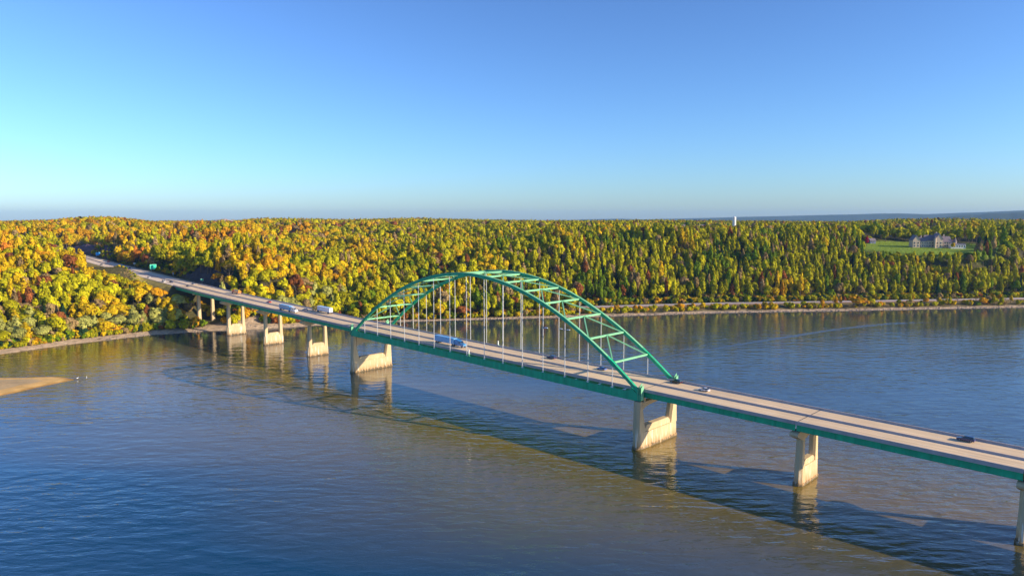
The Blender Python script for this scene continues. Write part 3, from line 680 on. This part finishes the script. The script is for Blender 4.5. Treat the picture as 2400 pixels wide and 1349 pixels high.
def crown(kind, rng):
    C = []; Nn = []
    if kind == 'conifer':
        n = 420
        z = 2+rng.random(n)**1.3*13.5; r = (15.8-z)/13.8*3.3*(.75+.3*rng.random(n)); a = rng.random(n)*2*math.pi
        C = np.stack([r*np.cos(a), r*np.sin(a), z], 1); Nn = np.stack([np.cos(a), np.sin(a), .5*np.ones(n)], 1)+rng.normal(size=(n, 3))*.35
        return leaf_cards(C, Nn, .62, rng)
    lob = []
    if kind == 'round': spec = [(0, 0, 10.2, 3.9, 4.3)]+[(rng.uniform(-3, 3), rng.uniform(-3, 3), rng.uniform(6.5, 12), rng.uniform(1.9, 2.9), rng.uniform(1.8, 2.7)) for _ in range(7)]
    elif kind == 'tall': spec = [(0, 0, 9.6, 2.9, 5.6)]+[(rng.uniform(-1.8, 1.8), rng.uniform(-1.8, 1.8), rng.uniform(5.5, 12), rng.uniform(1.4, 2.1), rng.uniform(1.7, 3.0)) for _ in range(6)]+[(rng.uniform(-.6, .6), 0, 14.6, 1.3, 2.4)]
    elif kind == 'wide': spec = [(0, 0, 9.3, 4.6, 3.4)]+[(rng.uniform(-4, 4), rng.uniform(-4, 4), rng.uniform(6.5, 11.5), rng.uniform(1.9, 3.0), rng.uniform(1.6, 2.5)) for _ in range(9)]
    elif kind == 'shrub': spec = [(0, 0, 1.9, 2.0, 1.8)]+[(rng.uniform(-1.6, 1.6), rng.uniform(-1.6, 1.6), rng.uniform(1.0, 3.0), rng.uniform(.8, 1.3), rng.uniform(.8, 1.3)) for _ in range(6)]
    elif kind == 'bare': spec = [(rng.uniform(-2.5, 2.5), rng.uniform(-2.5, 2.5), rng.uniform(6, 13), 1.5, 1.5) for _ in range(8)]
    dens = {'bare': 9, 'shrub': 46}.get(kind, 62)
    for i, (cx, cy, cz, r, h) in enumerate(spec):
        n = int(dens*(r*r)/5*(1.0 if i else 1.25)) if kind != 'shrub' else int(dens*(1.6 if i == 0 else .8))
        d = rng.normal(size=(n, 3)); d /= np.linalg.norm(d, axis=1, keepdims=True)
        d[:, 2] = np.where(d[:, 2] < -.55, -d[:, 2], d[:, 2])
        rr = rng.uniform(.72, 1.08, (n, 1)); p = np.array([cx, cy, cz])+d*rr*np.array([r, r, h])
        nn = d/np.array([r, r, h])*r+(p-np.array([0, 0, 9 if kind != 'shrub' else 1.5]))/6*.5+rng.normal(size=(n, 3))*.26; nn[:, 2] += .12
        C.append(p); Nn.append(nn)
    C = np.concatenate(C); Nn = np.concatenate(Nn)
    return leaf_cards(C, Nn, {'shrub': .5, 'bare': .5}.get(kind, .78), rng)
def trunk_mb(kind, rng):
    m = MB()
    if kind == 'shrub':
        for _ in range(4):
            a = rng.uniform(0, 6.28); m.tube((0, 0, -.3), (math.cos(a)*.9, math.sin(a)*.9, 2.2), .09, .03, 5)
        return m
    h = {'conifer': 14, 'tall': 11}.get(kind, 9.5)
    m.tube((0, 0, -1.2), (rng.uniform(-.2, .2), rng.uniform(-.2, .2), h*.5), .33, .22, 7); m.tube((0, 0, h*.48), (rng.uniform(-.5, .5), 0, h), .22, .06, 6)
    for _ in range(16 if kind == 'bare' else 5):
        if kind == 'conifer': break
        z = rng.uniform(3.2, h*.85); a = rng.uniform(0, 6.28); l = rng.uniform(2, 4)
        p1 = (math.cos(a)*l, math.sin(a)*l, z+l*rng.uniform(.5, 1.1)); m.tube((0, 0, z), p1, .11, .04, 5)
        if kind == 'bare':
            for _k in range(3):
                a2 = a+rng.uniform(-.8, .8); m.tube(p1, (p1[0]+math.cos(a2)*1.4, p1[1]+math.sin(a2)*1.4, p1[2]+rng.uniform(.6, 1.8)), .045, .015, 4)
    return m
def mesh_np(name, V, F, m):
    me = bpy.data.meshes.new(name); me.from_pydata(V.tolist(), [], F.tolist()); me.materials.append(m); me.update(); return me
KINDS = ['round', 'round', 'round', 'tall', 'tall', 'tall', 'wide', 'wide', 'conifer', 'bare', 'shrub', 'shrub']
PROTO = []; pc = bpy.data.collections.new("tree_forms")
for i, k in enumerate(KINDS):
    rg = np.random.default_rng(100+i); V, F = crown(k, rg); tm = trunk_mb(k, rg)
    cm = mesh_np('crown', V, F, M['leaf']); tk = tm.mesh('trunk', M['bark'])
    nv = len(V); TV = np.array(tm.v); VV = np.concatenate([V, TV]).tolist(); FF = F.tolist()+[tuple(a+nv for a in f) for f in tm.f]
    jm = bpy.data.meshes.new('tree_form'); jm.from_pydata(VV, [], FF); jm.materials.append(M['leaf']); jm.materials.append(M['bark'])
    jm.polygons.foreach_set('material_index', [0]*len(F)+[1]*len(tm.f)); jm.update()
    jo = bpy.data.objects.new('form_%02d' % i, jm); pc.objects.link(jo); PROTO.append((cm, tk))
COL = {'yellow': (.63, .42, .010), 'golden': (.62, .31, .012), 'orange': (.62, .21, .026), 'lime': (.48, .43, .010), 'olive': (.38, .35, .008), 'green': (.16, .23, .010),
       'dark green': (.022, .055, .022), 'tan': (.36, .24, .10), 'crimson': (.36, .012, .05), 'pale green': (.38, .37, .09), 'rust': (.30, .10, .03)}
def skyline(u):
    return np.interp(u, [0,100,160,200,270,350,480,560,620,700,800,920,965,1000,1100,1300,1560,1700,1900,2000,2090,2200,2300,2400],
                        [519,517,512,508,509,519,518,517,511,512,515,512,508,512,515,518,516,518,520,520,514,511,513,516])
def roadline(u): return np.interp(u, [195, 215, 280, 336, 402, 480, 530], [624, 628, 645, 661, 686, 700, 712])
# scatter
def scatter():
    out = []
    for r0, r1, sp in ((480, 1050, 7.4), (1050, 1900, 11.5), (1900, 4600, 20.0)):
        xs_ = np.arange(-r1*.74, r1*.74, sp); ys_ = np.arange(r0*.7, r1, sp*.94)
        X, Y = np.meshgrid(xs_, ys_); X = X+((np.arange(len(ys_)) % 2)*sp/2)[:, None]
        X = X.ravel()+RNG.uniform(-.42, .42, X.size)*sp; Y = Y.ravel()+RNG.uniform(-.42, .42, Y.size)*sp
        q = np.hypot(X, Y); k = (q >= r0)&(q < r1)&(np.abs(X) < Y*.78+12)
        X, Y = X[k], Y[k]; out.append(np.stack([X, Y, np.full(len(X), sp)], 1))
    A = np.concatenate(out); X, Y, SP = A.T; Z = terrain(X, Y); D = (Y-shoreY(X))*.92; s, t = w2b(X, Y)
    keep = D > np.where(X < -150, 15, 5)
    keep &= ~((D < 50)&(X > 62)&(D > 3))
    keep &= ~((s < -284)&(t > -25)&(t < 20)&(s > -900))
    keep &= ~((s < -262)&(s > -350)&(t > 0)&(t < 25))
    keep &= ~((s < -560)&(s > -760)&(t > 0)&(t < 40))
    keep &= ~((s >= -290)&(np.abs(t) < 14))
    keep &= ~((s > -420)&(s < -366)&(np.abs(t-16-(s+414)*.49) < 9))
    keep &= ~((np.abs(s+246) < 8)&(np.abs(t) < 22))
    keep &= np.sqrt(((X-530)/90)**2+((Y-905)/58)**2) > 1
    keep &= np.sqrt(((X+700)/62)**2+((Y-1700)/100)**2) > 1
    keep &= ~((np.abs(X-480) < 30)&(np.abs(Y-1490) < 60))
    return X[keep], Y[keep], Z[keep], SP[keep], D[keep]
TX, TY, TZ, TSP, TD = scatter(); N = len(TX)
hgt = RNG.normal(1.05, .22, N).clip(.5, 1.6)*np.where(TSP > 15, 1.15, .98)
wid = RNG.uniform(.75, 1.25, N)*np.where(TSP > 15, 2.1, np.where(TSP > 9, 1.3, .98))
slp = (TX > 20)&(TD < 220); hgt = np.where(slp, hgt*1.14, hgt); wid = np.where(slp, wid*.92, wid)
nearL = (TX < -150)&(TD < 70); hgt = np.where(nearL, hgt*.95, hgt); wid = np.where(nearL, wid*1.15, wid)
var = RNG.choice(8, N, p=[.14, .14, .14, .13, .13, .12, .1, .1])
slope_ = (TX > 40)&(TD < 200); var = np.where(slope_&(RNG.random(N) < .6), RNG.integers(3, 6, N), var)
r_ = RNG.random(N); var = np.where(r_ < .02, 8, np.where(r_ < .055, 9, var))
# colour: patches of hue over the land, more orange at left, greener at right
pn = fbm(TX, TY, 130, 3)*1.15+RNG.normal(0, .36, N); lr = sstep(-420, 150, TX/np.maximum(TY, 1)*700)
hue = pn*.9+(.50-.98*lr)+np.where(TD > 250, .30, 0)
edges = [('dark green', -1.9), ('green', -1.05), ('olive', -.25), ('lime', .5), ('yellow', 1.15), ('golden', 1.75), ('orange', 9)]
cname = np.empty(N, object); done = np.zeros(N, bool)
for nm, e in edges:
    k = (~done)&(hue < e); cname[k] = nm; done |= k
k = RNG.random(N) < .085; cname[k] = 'tan'; k = RNG.random(N) < .03; cname[k] = 'rust'; k = (RNG.random(N) < .05)&nearL; cname[k] = 'pale green'
cname[(var == 8)] = 'dark green'; cname[(var == 9)] = 'tan'; k = (RNG.random(N) < .003)&(TX > 300)&(TD > 150); cname[k] = 'crimson'
bl = (TX < -265)&(TD < 42); hgt = np.where(bl, hgt*.86, hgt); k = bl&(RNG.random(N) < .72); cname[k] = 'pale green'
tint = np.array([COL[c] for c in cname])*RNG.uniform(.75, 1.25, (N, 1))
# height limits: skyline of the place, and the highway stays open to view
def limit(X, Y, Z, h):
    u, v, dep = proj(X, Y, Z+15.5*h)
    vmin = skyline(u)+RNG.uniform(-2.2, 4.5, len(u))
    vmin = np.where((u > 2022)&(u < 2285)&(Y < 905), np.maximum(vmin, 591), vmin)     # the lawn stays open to the river
    vmin = np.where((u > 1590)&(u < 1728)&(Y < 1495), np.maximum(vmin, 530), vmin)
    s, t = w2b(X, Y); front = (t < -12)&(u > 190)&(u < 535)
    vmin = np.where(front, np.maximum(vmin, roadline(u)), vmin)
    # below the road cut: near crowns may rise to its left only
    e = (vmin-v)*dep/FPX
    return np.where(e > 0, h-e/15.5, h)
h2 = limit(TX, TY, TZ, hgt)
ok = h2 > .33; TX, TY, TZ, TSP, TD, wid, var, tint, cname, hgt = [a[ok] for a in (TX, TY, TZ, TSP, TD, wid, var, tint, cname, h2)]
wid = np.minimum(wid, np.maximum(hgt*1.5, .5)*np.where(TSP > 15, 2, 1.2)); N = len(TX)
# visibility sweep to find the trees that show largest
u, v, dep = proj(TX, TY, TZ+15.5*hgt); order = np.argsort(np.hypot(TX, TY))
hor = np.full(2500, 2000.0); area = np.zeros(N)
for i in order:
    hw = 4.5*wid[i]*FPX/dep[i]; a = int(max(0, u[i]-hw)); b_ = int(min(2400, u[i]+hw))+1
    if b_ <= a: continue
    seg = hor[a:b_]; vis = seg-v[i]; area[i] = np.clip(vis, 0, 15.5*hgt[i]*FPX/dep[i]).sum()
    hor[a:b_] = np.minimum(seg, v[i]+.25*hw)
hidden = area < 1.0
near_h = RNG.random(N) < .0
print('trees', N, 'visible', (~hidden).sum())
kk = ~hidden | (np.hypot(TX, TY) < 1000)
big = np.argsort(-area)[:292]; isbig = np.zeros(N, bool); isbig[big] = True
forest_idx = np.where(kk & ~isbig)[0]
def points_object(name, idx, TX=TX, TY=TY, TZ=TZ, wid=wid, hgt=hgt, var=var, tint=tint):
    me = bpy.data.meshes.new(name); n = len(idx); me.vertices.add(n)
    me.vertices.foreach_set('co', np.stack([TX[idx], TY[idx], TZ[idx]], 1).astype(np.float32).ravel())
    me.attributes.new('size', 'FLOAT_VECTOR', 'POINT').data.foreach_set('vector', np.stack([wid[idx], wid[idx]*RNG.uniform(.85, 1.15, n), hgt[idx]], 1).astype(np.float32).ravel())
    me.attributes.new('spin', 'FLOAT', 'POINT').data.foreach_set('value', RNG.uniform(0, 6.28, n).astype(np.float32))
    me.attributes.new('variant', 'INT', 'POINT').data.foreach_set('value', var[idx].astype(np.int32))
    me.attributes.new('tint', 'FLOAT_COLOR', 'POINT').data.foreach_set('color', np.concatenate([tint[idx], np.ones((n, 1))], 1).astype(np.float32).ravel())
    o = link(bpy.data.objects.new(name, me)); ng = bpy.data.node_groups.new(name, 'GeometryNodeTree')
    ng.interface.new_socket('Geometry', in_out='INPUT', socket_type='NodeSocketGeometry'); ng.interface.new_socket('Geometry', in_out='OUTPUT', socket_type='NodeSocketGeometry')
    gi = ng.nodes.new('NodeGroupInput'); go = ng.nodes.new('NodeGroupOutput'); ip = ng.nodes.new('GeometryNodeInstanceOnPoints')
    ci = ng.nodes.new('GeometryNodeCollectionInfo'); ci.inputs['Collection'].default_value = pc; ci.inputs['Separate Children'].default_value = True; ci.inputs['Reset Children'].default_value = True
    def na(nm, ty):
        x = ng.nodes.new('GeometryNodeInputNamedAttribute'); x.data_type = ty; x.inputs['Name'].default_value = nm; return x.outputs['Attribute']
    L = ng.links.new
    L(gi.outputs[0], ip.inputs['Points']); L(ci.outputs[0], ip.inputs['Instance']); ip.inputs['Pick Instance'].default_value = True
    L(na('variant', 'INT'), ip.inputs['Instance Index']); L(na('size', 'FLOAT_VECTOR'), ip.inputs['Scale'])
    cx = ng.nodes.new('ShaderNodeCombineXYZ'); L(na('spin', 'FLOAT'), cx.inputs[2]); L(cx.outputs[0], ip.inputs['Rotation']); L(ip.outputs[0], go.inputs[0])
    md = o.modifiers.new('instances', 'NODES'); md.node_group = ng; return o
fo = points_object('forest', forest_idx)
tag(fo, "continuous autumn forest of yellow, green and orange trees covering the bluffs beyond the river", "forest", kind='stuff')
UG = []
for k_ in range(5200):
    q = RNG.random()
    if q < .30: x = RNG.uniform(-370, -205); d = RNG.uniform(13, 34)
    elif q < .45: x = RNG.uniform(-215, 62); d = RNG.uniform(4, 20)
    elif q < .80: x = RNG.uniform(60, 620); d = RNG.uniform(45, 66)
    else:
        s_ = RNG.uniform(-640, -330); side = 1 if RNG.random() < .6 else -1
        t_ = RNG.uniform(17.5, 32) if side > 0 else RNG.uniform(-30, -24); x, y = b2w(s_, t_); d = None
    if d is not None:
        y = float(shoreY(x))+d/.92; s_, t_ = w2b(x, y)
        if (abs(t_) < 15 and s_ > -300) or (q < .45 and RNG.random() < .35): continue
    z = float(terrain(x, y)); uu, vv, _d = proj(x, y, z+4)
    if d is None and RNG.random() < .45: continue
    c_ = COL[RNG.choice(['lime', 'olive', 'green', 'dark green', 'golden', 'yellow', 'tan', 'rust'], p=[.2, .24, .16, .1, .08, .1, .07, .05])]
    sc = RNG.uniform(.6, 1.5) if d is not None else (RNG.uniform(.5, 1.0) if t_ > 0 else RNG.uniform(.25, .5))
    UG.append((x, y, z-.2, sc, sc*RNG.uniform(.8, 1.3), RNG.integers(10, 12), *(np.array(c_)*RNG.uniform(.7, 1.1))))
UG = np.array(UG)
ug = points_object('undergrowth', np.arange(len(UG)), UG[:, 0], UG[:, 1], UG[:, 2], UG[:, 3], UG[:, 4], UG[:, 5].astype(int), UG[:, 6:9])
tag(ug, "tangled green and yellow undergrowth along the forest edges", "undergrowth", kind='stuff')
FORM = {0: 'round', 1: 'round', 2: 'round', 3: 'tall', 4: 'tall', 5: 'tall', 6: 'wide', 7: 'wide', 8: 'conical', 9: 'sparse'}
def zone(x, y, d):
    u = proj(x, y, 20)[0]; s, t = w2b(x, y)
    if s < -560 and t > 0: return "at the head of the dark road cut"
    if u < 520 and d < 45 and x < -200: return "along the sandy shore left of the bridge"
    if u < 560 and t < 0: return "on the low wooded ground below the hill highway" if y < 800 else "on the hills at the far left"
    if u < 560: return "on the slope behind the hill highway"
    if u < 860: return "on the bluff behind the approach spans" if d > 30 else "at the water's edge behind the approach piers"
    if u < 1400: return "on the bluff behind the green arch" if d > 30 else "on the shore seen through the arch hangers"
    if d < 60: return "at the water's edge right of the arch"
    return "on the steep bluff above the railway" if u < 2000 else "on the bluff below the mansion lawn"
def make_tree(x, y, z, w_, h_, v_, tn, label, group=None, name='tree', cat='tree', rot=None):
    r = empty(name, (x, y, z), random.uniform(0, 6.28) if rot is None else rot)
    cm, tk = PROTO[v_]
    c = bpy.data.objects.new('crown', cm); link(c, r); c.scale = (w_, w_, h_); c['tint'] = [float(a) for a in tn]
    k_ = bpy.data.objects.new('trunk', tk); link(k_, r); k_.scale = (w_, w_, h_)
    tag(r, label, cat, group); return r
ORD = ['first', 'second', 'third', 'fourth', 'fifth', 'sixth', 'seventh', 'eighth', 'ninth', 'tenth', 'eleventh', 'twelfth', 'thirteenth', 'fourteenth', 'fifteenth', 'sixteenth', 'seventeenth', 'eighteenth', 'nineteenth', 'twentieth', 'twenty-first', 'twenty-second', 'twenty-third', 'twenty-fourth']
def number_labels(items):
    """items: (object, thing words, zone words, x/y). Alike neighbours are told apart by their order from the left."""
    by = {}
    for it in items: by.setdefault((it[1], it[2]), []).append(it)
    for (w_, z_), L in by.items():
        L.sort(key=lambda it: it[3])
        for j, it in enumerate(L):
            lab = f"{w_} {z_}" if len(L) == 1 else (f"{w_}, {ORD[j]} from left, {z_}" if len(L) <= 24 else f"{w_} {z_}")
            if len(L) > 24: lab = f"{w_} {z_}"
            it[0]['label'] = lab
TREES = []
for i in big:
    zn = zone(TX[i], TY[i], TD[i]); cn = cname[i]
    o_ = make_tree(TX[i], TY[i], TZ[i], wid[i], hgt[i], int(var[i]), tint[i], 'x', f"{FORM[int(var[i])]} {cn} trees {zn}")
    TREES.append((o_, f"{FORM[int(var[i])]} {cn} tree", zn, TX[i]/TY[i]))
number_labels(TREES)
rk = MB()
for k_ in range(900):
    x = RNG.uniform(-330, 600); y = float(shoreY(x))+RNG.uniform(-.8, 3.5); z = float(terrain(x, y)); q = RNG.uniform(.25, .9); n_ = 6
    s_, t_ = w2b(x, y)
    if x < -150 and RNG.random() < .6: continue
    a0 = RNG.uniform(0, 6)
    rk.loft([[(x+f*q*math.cos(a0+2*math.pi*i/n_)*(1+.25*math.sin(i*2.1+k_)), y+f*q*math.sin(a0+2*math.pi*i/n_), z+zz*q) for i in range(n_)] for f, zz in ((.9, -.4), (1, .15), (.55, .62))])
for k_ in range(46):
    x = RNG.uniform(-345, -215) if k_ < 26 else RNG.uniform(60, 580); y = float(shoreY(x))+RNG.uniform(.5, 7); z = float(terrain(x, y))+.15; a = RNG.uniform(-.5, .9); l = RNG.uniform(2, 6)
    rk.tube((x, y, z), (x+l*math.cos(a), y+l*math.sin(a), z+RNG.uniform(.0, .7)), .2, .08, 5)
tag(rk.build('shore_rocks', mat('shore_rock', (.30, .24, .19), .9, .3, 1.0)), "pale rocks and driftwood scattered along the waterline", "rocks", kind='stuff')
# single trees one can point to
def special(x, y, w_, h_, v_, col, label, group=None): make_tree(x, y, float(terrain(x, y)), w_, h_, v_, COL[col], label, group)
special(458, 912, .75, .85, 4, 'crimson', "crimson tree standing at the left end of the mansion lawn")
special(545, 872, .55, .62, 0, 'yellow', "small yellow tree on the lawn in front of the mansion")
special(598, 905, .85, .85, 8, 'dark green', "dark blue green conifer just right of the mansion, the left one of a pair")
special(612, 912, .95, .95, 8, 'dark green', "dark blue green conifer right of the mansion, the right one of a pair")
special(356, 717, 1.25, .78, 6, 'golden', "broad golden tree at the water's edge left of the mansion lawn")
special(-304, 567, 1.15, .85, 0, 'tan', "pale tan round tree on the sandy shore beside the shadow of the bridge")
special(-345, 628, 1.3, 1.3, 9, 'tan', "thin leaved pale tree on the shore at the far left")
# shrubs between railway and water, one mesh each
SHRUBS = []; SMALL = []
def shrub(x, y, w_, h_, v_, tn, label, group, zn=None):
    o = bpy.data.objects.new('shrub', PROTO[v_][0]); link(o); o.location = (x, y, float(terrain(x, y))-.2); o.scale = (w_, w_, h_); o.rotation_euler = (0, 0, random.uniform(0, 6.28))
    o['tint'] = [float(a) for a in tn]; tag(o, label, 'shrub', group)
    if zn: SHRUBS.append((o, label, zn, x/y))
for k_ in range(225):
    x = RNG.uniform(62, 600); d = RNG.uniform(5, 19)
    y = float(shoreY(x))+d/.92; cn = RNG.choice(['yellow', 'golden', 'lime', 'olive', 'tan', 'green'], p=[.34, .14, .24, .14, .08, .06])
    if x > 300 and RNG.random() < .35:
        tn = np.array(COL[cn])*RNG.uniform(.8, 1.2); v_ = int(RNG.choice([0, 3, 4, 9]))
        o_ = make_tree(x, y, float(terrain(x, y)), RNG.uniform(.5, .8), RNG.uniform(.42, .72), v_, tn, 'x', f"small {FORM[v_]} {cn} trees between railway and water")
        SMALL.append((o_, f"small {FORM[v_]} {cn} tree", "on the bank between railway and water", x/y))
        continue
    sc = RNG.uniform(.7, 1.35)
    uq = proj(x, y, 3)[0]
    wh = "on the railway bank just right of the arch" if uq < 1580 else "on the railway bank below the white silo" if uq < 1800 else "on the railway bank between silo and lawn" if uq < 2030 else "on the railway bank below the mansion lawn"
    shrub(x, y, sc, sc*RNG.uniform(.8, 1.2), int(RNG.integers(10, 12)), np.array(COL[cn])*RNG.uniform(.85, 1.2), f"{cn} shrub", f"{cn} shrubs {wh}", wh)
for (x, w_, h_, lb) in ((168, 1.9, 1.5, "largest golden shrub clump on the railway bank, squarest of the row"), (181, 1.1, 1.5, "upright golden shrub next right of the square golden clump"), (192, 1.2, 1.6, "yellow shrub second right of the square golden clump")):
    shrub(x, float(shoreY(x))+16, w_, h_, 10, np.array(COL['golden' if x < 190 else 'yellow'])*1.15, lb, None)
for k_ in range(46):
    x = RNG.uniform(-205, 58); y = float(shoreY(x))+RNG.uniform(4, 9); cn = RNG.choice(['yellow', 'golden', 'lime', 'olive', 'rust', 'tan']); sc = RNG.uniform(.8, 1.5)
    s, t = w2b(x, y)
    if abs(t) < 14: continue
    shrub(x, y, sc, sc*1.15, int(RNG.integers(10, 12)), np.array(COL[cn])*RNG.uniform(.85, 1.2), f"{cn} shrub", f"{cn} shrubs at the waterline behind the bridge", "at the waterline behind the bridge")
for k_ in range(60):
    s = RNG.uniform(-292, -205); t = RNG.uniform(-34, 26)
    if abs(s+246) < 5 and abs(t) < 10: continue
    x, y = b2w(s, t)
    if (y-shoreY(x))*.92 < 6 or float(terrain(x, y)) > 26: continue
    cn = RNG.choice(['lime', 'olive', 'green', 'golden', 'yellow', 'tan']); sc = RNG.uniform(1.0, 2.2)
    shrub(x, y, sc, sc*1.1, int(RNG.integers(10, 12)), np.array(COL[cn])*RNG.uniform(.8, 1.1), f"{cn} bush", f"{cn} bushes by the first bridge span", "under the first bridge span at the bank")
number_labels(SHRUBS+SMALL)
# ------------------------------------------------------------------ mansion and other buildings
ST = mat('mansion_stone', (.64, .48, .34), .9, .15, .6, bump=.05); RF = mat('slate_roof', (.22, .17, .19), .7, .2, .8); WH = mat('white_wall', (.78, .76, .72), .8, .05, .3)
def block(root, x0, x1, y0, y1, z1, ridge, axis='x', wall=ST, nwin=0, off=(0, 0)):
    wl = MB().box(x0, x1, y0, y1, -3, z1)
    if axis == 'y': wl.loft([[(x0, y0+.01, z1), (x1, y0+.01, z1), ((x0+x1)/2, y0+.01, ridge)], [(x0, y1-.01, z1), (x1, y1-.01, z1), ((x0+x1)/2, y1-.01, ridge)]])
    else: wl.loft([[(x0+.01, y0, z1), (x0+.01, y1, z1), (x0+.01, (y0+y1)/2, ridge)], [(x1-.01, y0, z1), (x1-.01, y1, z1), (x1-.01, (y0+y1)/2, ridge)]])
    wo_ = wl.build('wall', wall, root)
    e = .45; rf = MB()
    if axis == 'y':
        xm = (x0+x1)/2
        for a in (x0-e, x1+e):
            zz = z1-e*(ridge-z1)/(xm-x0); rf.add([(a, y0-e, zz), (xm, y0-e, ridge), (xm, y1+e, ridge), (a, y1+e, zz), (a, y0-e, zz+.25), (xm, y0-e, ridge+.25), (xm, y1+e, ridge+.25), (a, y1+e, zz+.25)], [(0,1,2,3),(4,5,6,7),(0,1,5,4),(2,3,7,6),(0,3,7,4),(1,2,6,5)])
    else:
        ym = (y0+y1)/2
        for a in (y0-e, y1+e):
            zz = z1-e*(ridge-z1)/(ym-y0); rf.add([(x0-e, a, zz), (x0-e, ym, ridge), (x1+e, ym, ridge), (x1+e, a, zz), (x0-e, a, zz+.25), (x0-e, ym, ridge+.25), (x1+e, ym, ridge+.25), (x1+e, a, zz+.25)], [(0,1,2,3),(4,5,6,7),(0,1,5,4),(2,3,7,6),(0,3,7,4),(1,2,6,5)])
    rf.build('roof', RF, root)
    for i in range(nwin):
        xc = x0+(x1-x0)*(i+.5)/nwin
        for zc in ((2.2, 5.8) if z1 > 6.5 else (2.0,)):
            fr = MB().box(xc-.75, xc+.75, y0-.12, y0-.02, zc-1.15, zc+1.15).build('window_frame', WH, wo_)
            MB().box(xc-.6, xc+.6, y0-.16, y0-.10, zc-1.0, zc+1.0).build('window_pane', M['glass'], wo_)
mx_, my_ = 541, 903; mz_ = float(terrain(mx_, my_))
man = empty('mansion', (mx_, my_, mz_), -.14); tag(man, "stone mansion with steep gables and small towers on the bright green bluff top lawn", "mansion")
block(man, -29, -20.5, -6, 6, 9.5, 15.5, 'y', ST, 2)
block(man, -20.4, -12, -3, 8, 8, 12.5, 'x', ST, 3)
block(man, -12.1, -2, -2, 10, 9, 15.5, 'x', ST, 3)
block(man, -3, 5.5, -8, 5, 11, 18, 'y', ST, 2)
block(man, 5.6, 17.5, -4, 8, 7.5, 14, 'x', ST, 4)
block(man, 17, 25, -3, 6, 5, 9.5, 'y', ST, 2)
block(man, 14, 31, -12, -4, 4.2, 5.6, 'x', WH, 6)
for (x, y, r, h, hh) in ((22, -3.5, 1.7, 7, 6), (-3.2, -7.5, 1.3, 12, 4)):
    t_ = MB().tube((x, y, -2), (x, y, h), r, r, 10).build('turret', ST, man); MB().tube((x, y, h), (x, y, h+hh), r*1.25, .05, 10).build('spire', RF, t_)
for (x, y, h) in ((-16, 3, 15), (2, 3, 19.5), (11, 3, 16.5)): MB().box(x-.6, x+.6, y-.6, y+.6, 6, h).build('chimney', ST, man)
def house(label, x, y, w_, d_, h_, rz, wall, rot=0, cat='house'):
    z = float(terrain(x, y)); r = empty('house', (x, y, z), rot); tag(r, label, cat)
    block(r, -w_/2, w_/2, -d_/2, d_/2, h_, rz, 'x', wall, 3); MB().box(-.6, .6, -d_/2-.1, -d_/2+.02, 0, 2.2).build('door', M['bark'], r)
BL = mat('shaded_siding', (.16, .20, .34), .8, .08, .5)  # blue cast of the tree shade put into the wall colour
house("small gabled house, bluish from tree shade, behind the left end of the lawn", 486, 955, 8, 7, 3.6, 6.4, BL, .1)
# silo and farm buildings on the plateau
sx_, sy_ = 480, 1530
sr = empty('silo', (sx_*.97, sy_*.97, 74.0)); tag(sr, "tall white cylindrical silo standing above the trees on the skyline", "silo")
MB().tube((0, 0, -12), (0, 0, 20.5), 3.6, n=20).build('tank', WH, sr, smooth=False)
MB().loft([[(3.6*f*math.cos(a), 3.6*f*math.sin(a), z) for a in np.linspace(0, 2*math.pi, 20, endpoint=False)] for f, z in ((1, 20.5), (.92, 21.8), (.6, 22.9), (.1, 23.4))]).build('dome', WH, sr)
def barn(label, x, y, z, w_):
    r = empty('barn', (x, y, z), .15); tag(r, label, 'barn', None)
    block(r, -w_/2, w_/2, -6, 6, 4.5, 8, 'x', WH, 4)
barn("low pale barn on the skyline left of the white silo, nearer the silo", 407, 1500, 72.5, 26)
barn("low pale barn on the skyline left of the white silo, farther from it", 355, 1500, 73.0, 22)
# birds in the shallows off the sand bar
def bird(label, x, y, rot):
    r = empty('bird', (x, y, 0), rot); tag(r, label, 'bird', None)
    m = MB(); rings = []
    wmat = CP['white']
    path = [((-.75, 0, .75), .04), ((-.5, 0, .78), .16), ((-.1, 0, .82), .26), ((.25, 0, .88), .22), ((.42, 0, 1.05), .11), ((.46, 0, 1.3), .07), ((.42, 0, 1.5), .07), ((.5, 0, 1.6), .10), ((.62, 0, 1.6), .07)]
    for (p, rad) in path: rings.append([(p[0]+rad*.25*math.cos(a)*0, p[1]+rad*math.cos(a), p[2]+rad*math.sin(a)) for a in np.linspace(0, 2*math.pi, 8, endpoint=False)])
    m.loft(rings); m.build('body', wmat, r, smooth=True)
    MB().tube((.62, 0, 1.6), (1.05, 0, 1.5), .045, .015, 5).build('bill', CP['yellow'], r)
    for sg in (-1, 1): MB().tube((0, sg*.1, .62), (.02, sg*.1, -.1), .03, .025, 5).build('leg', CP['yellow'], r)
bird("white wading bird off the sand bar tip, the left one of two", -250.4, 399.6, 1.2)
bird("white wading bird off the sand bar tip, the right one of two", -245.9, 400.7, 2.0)
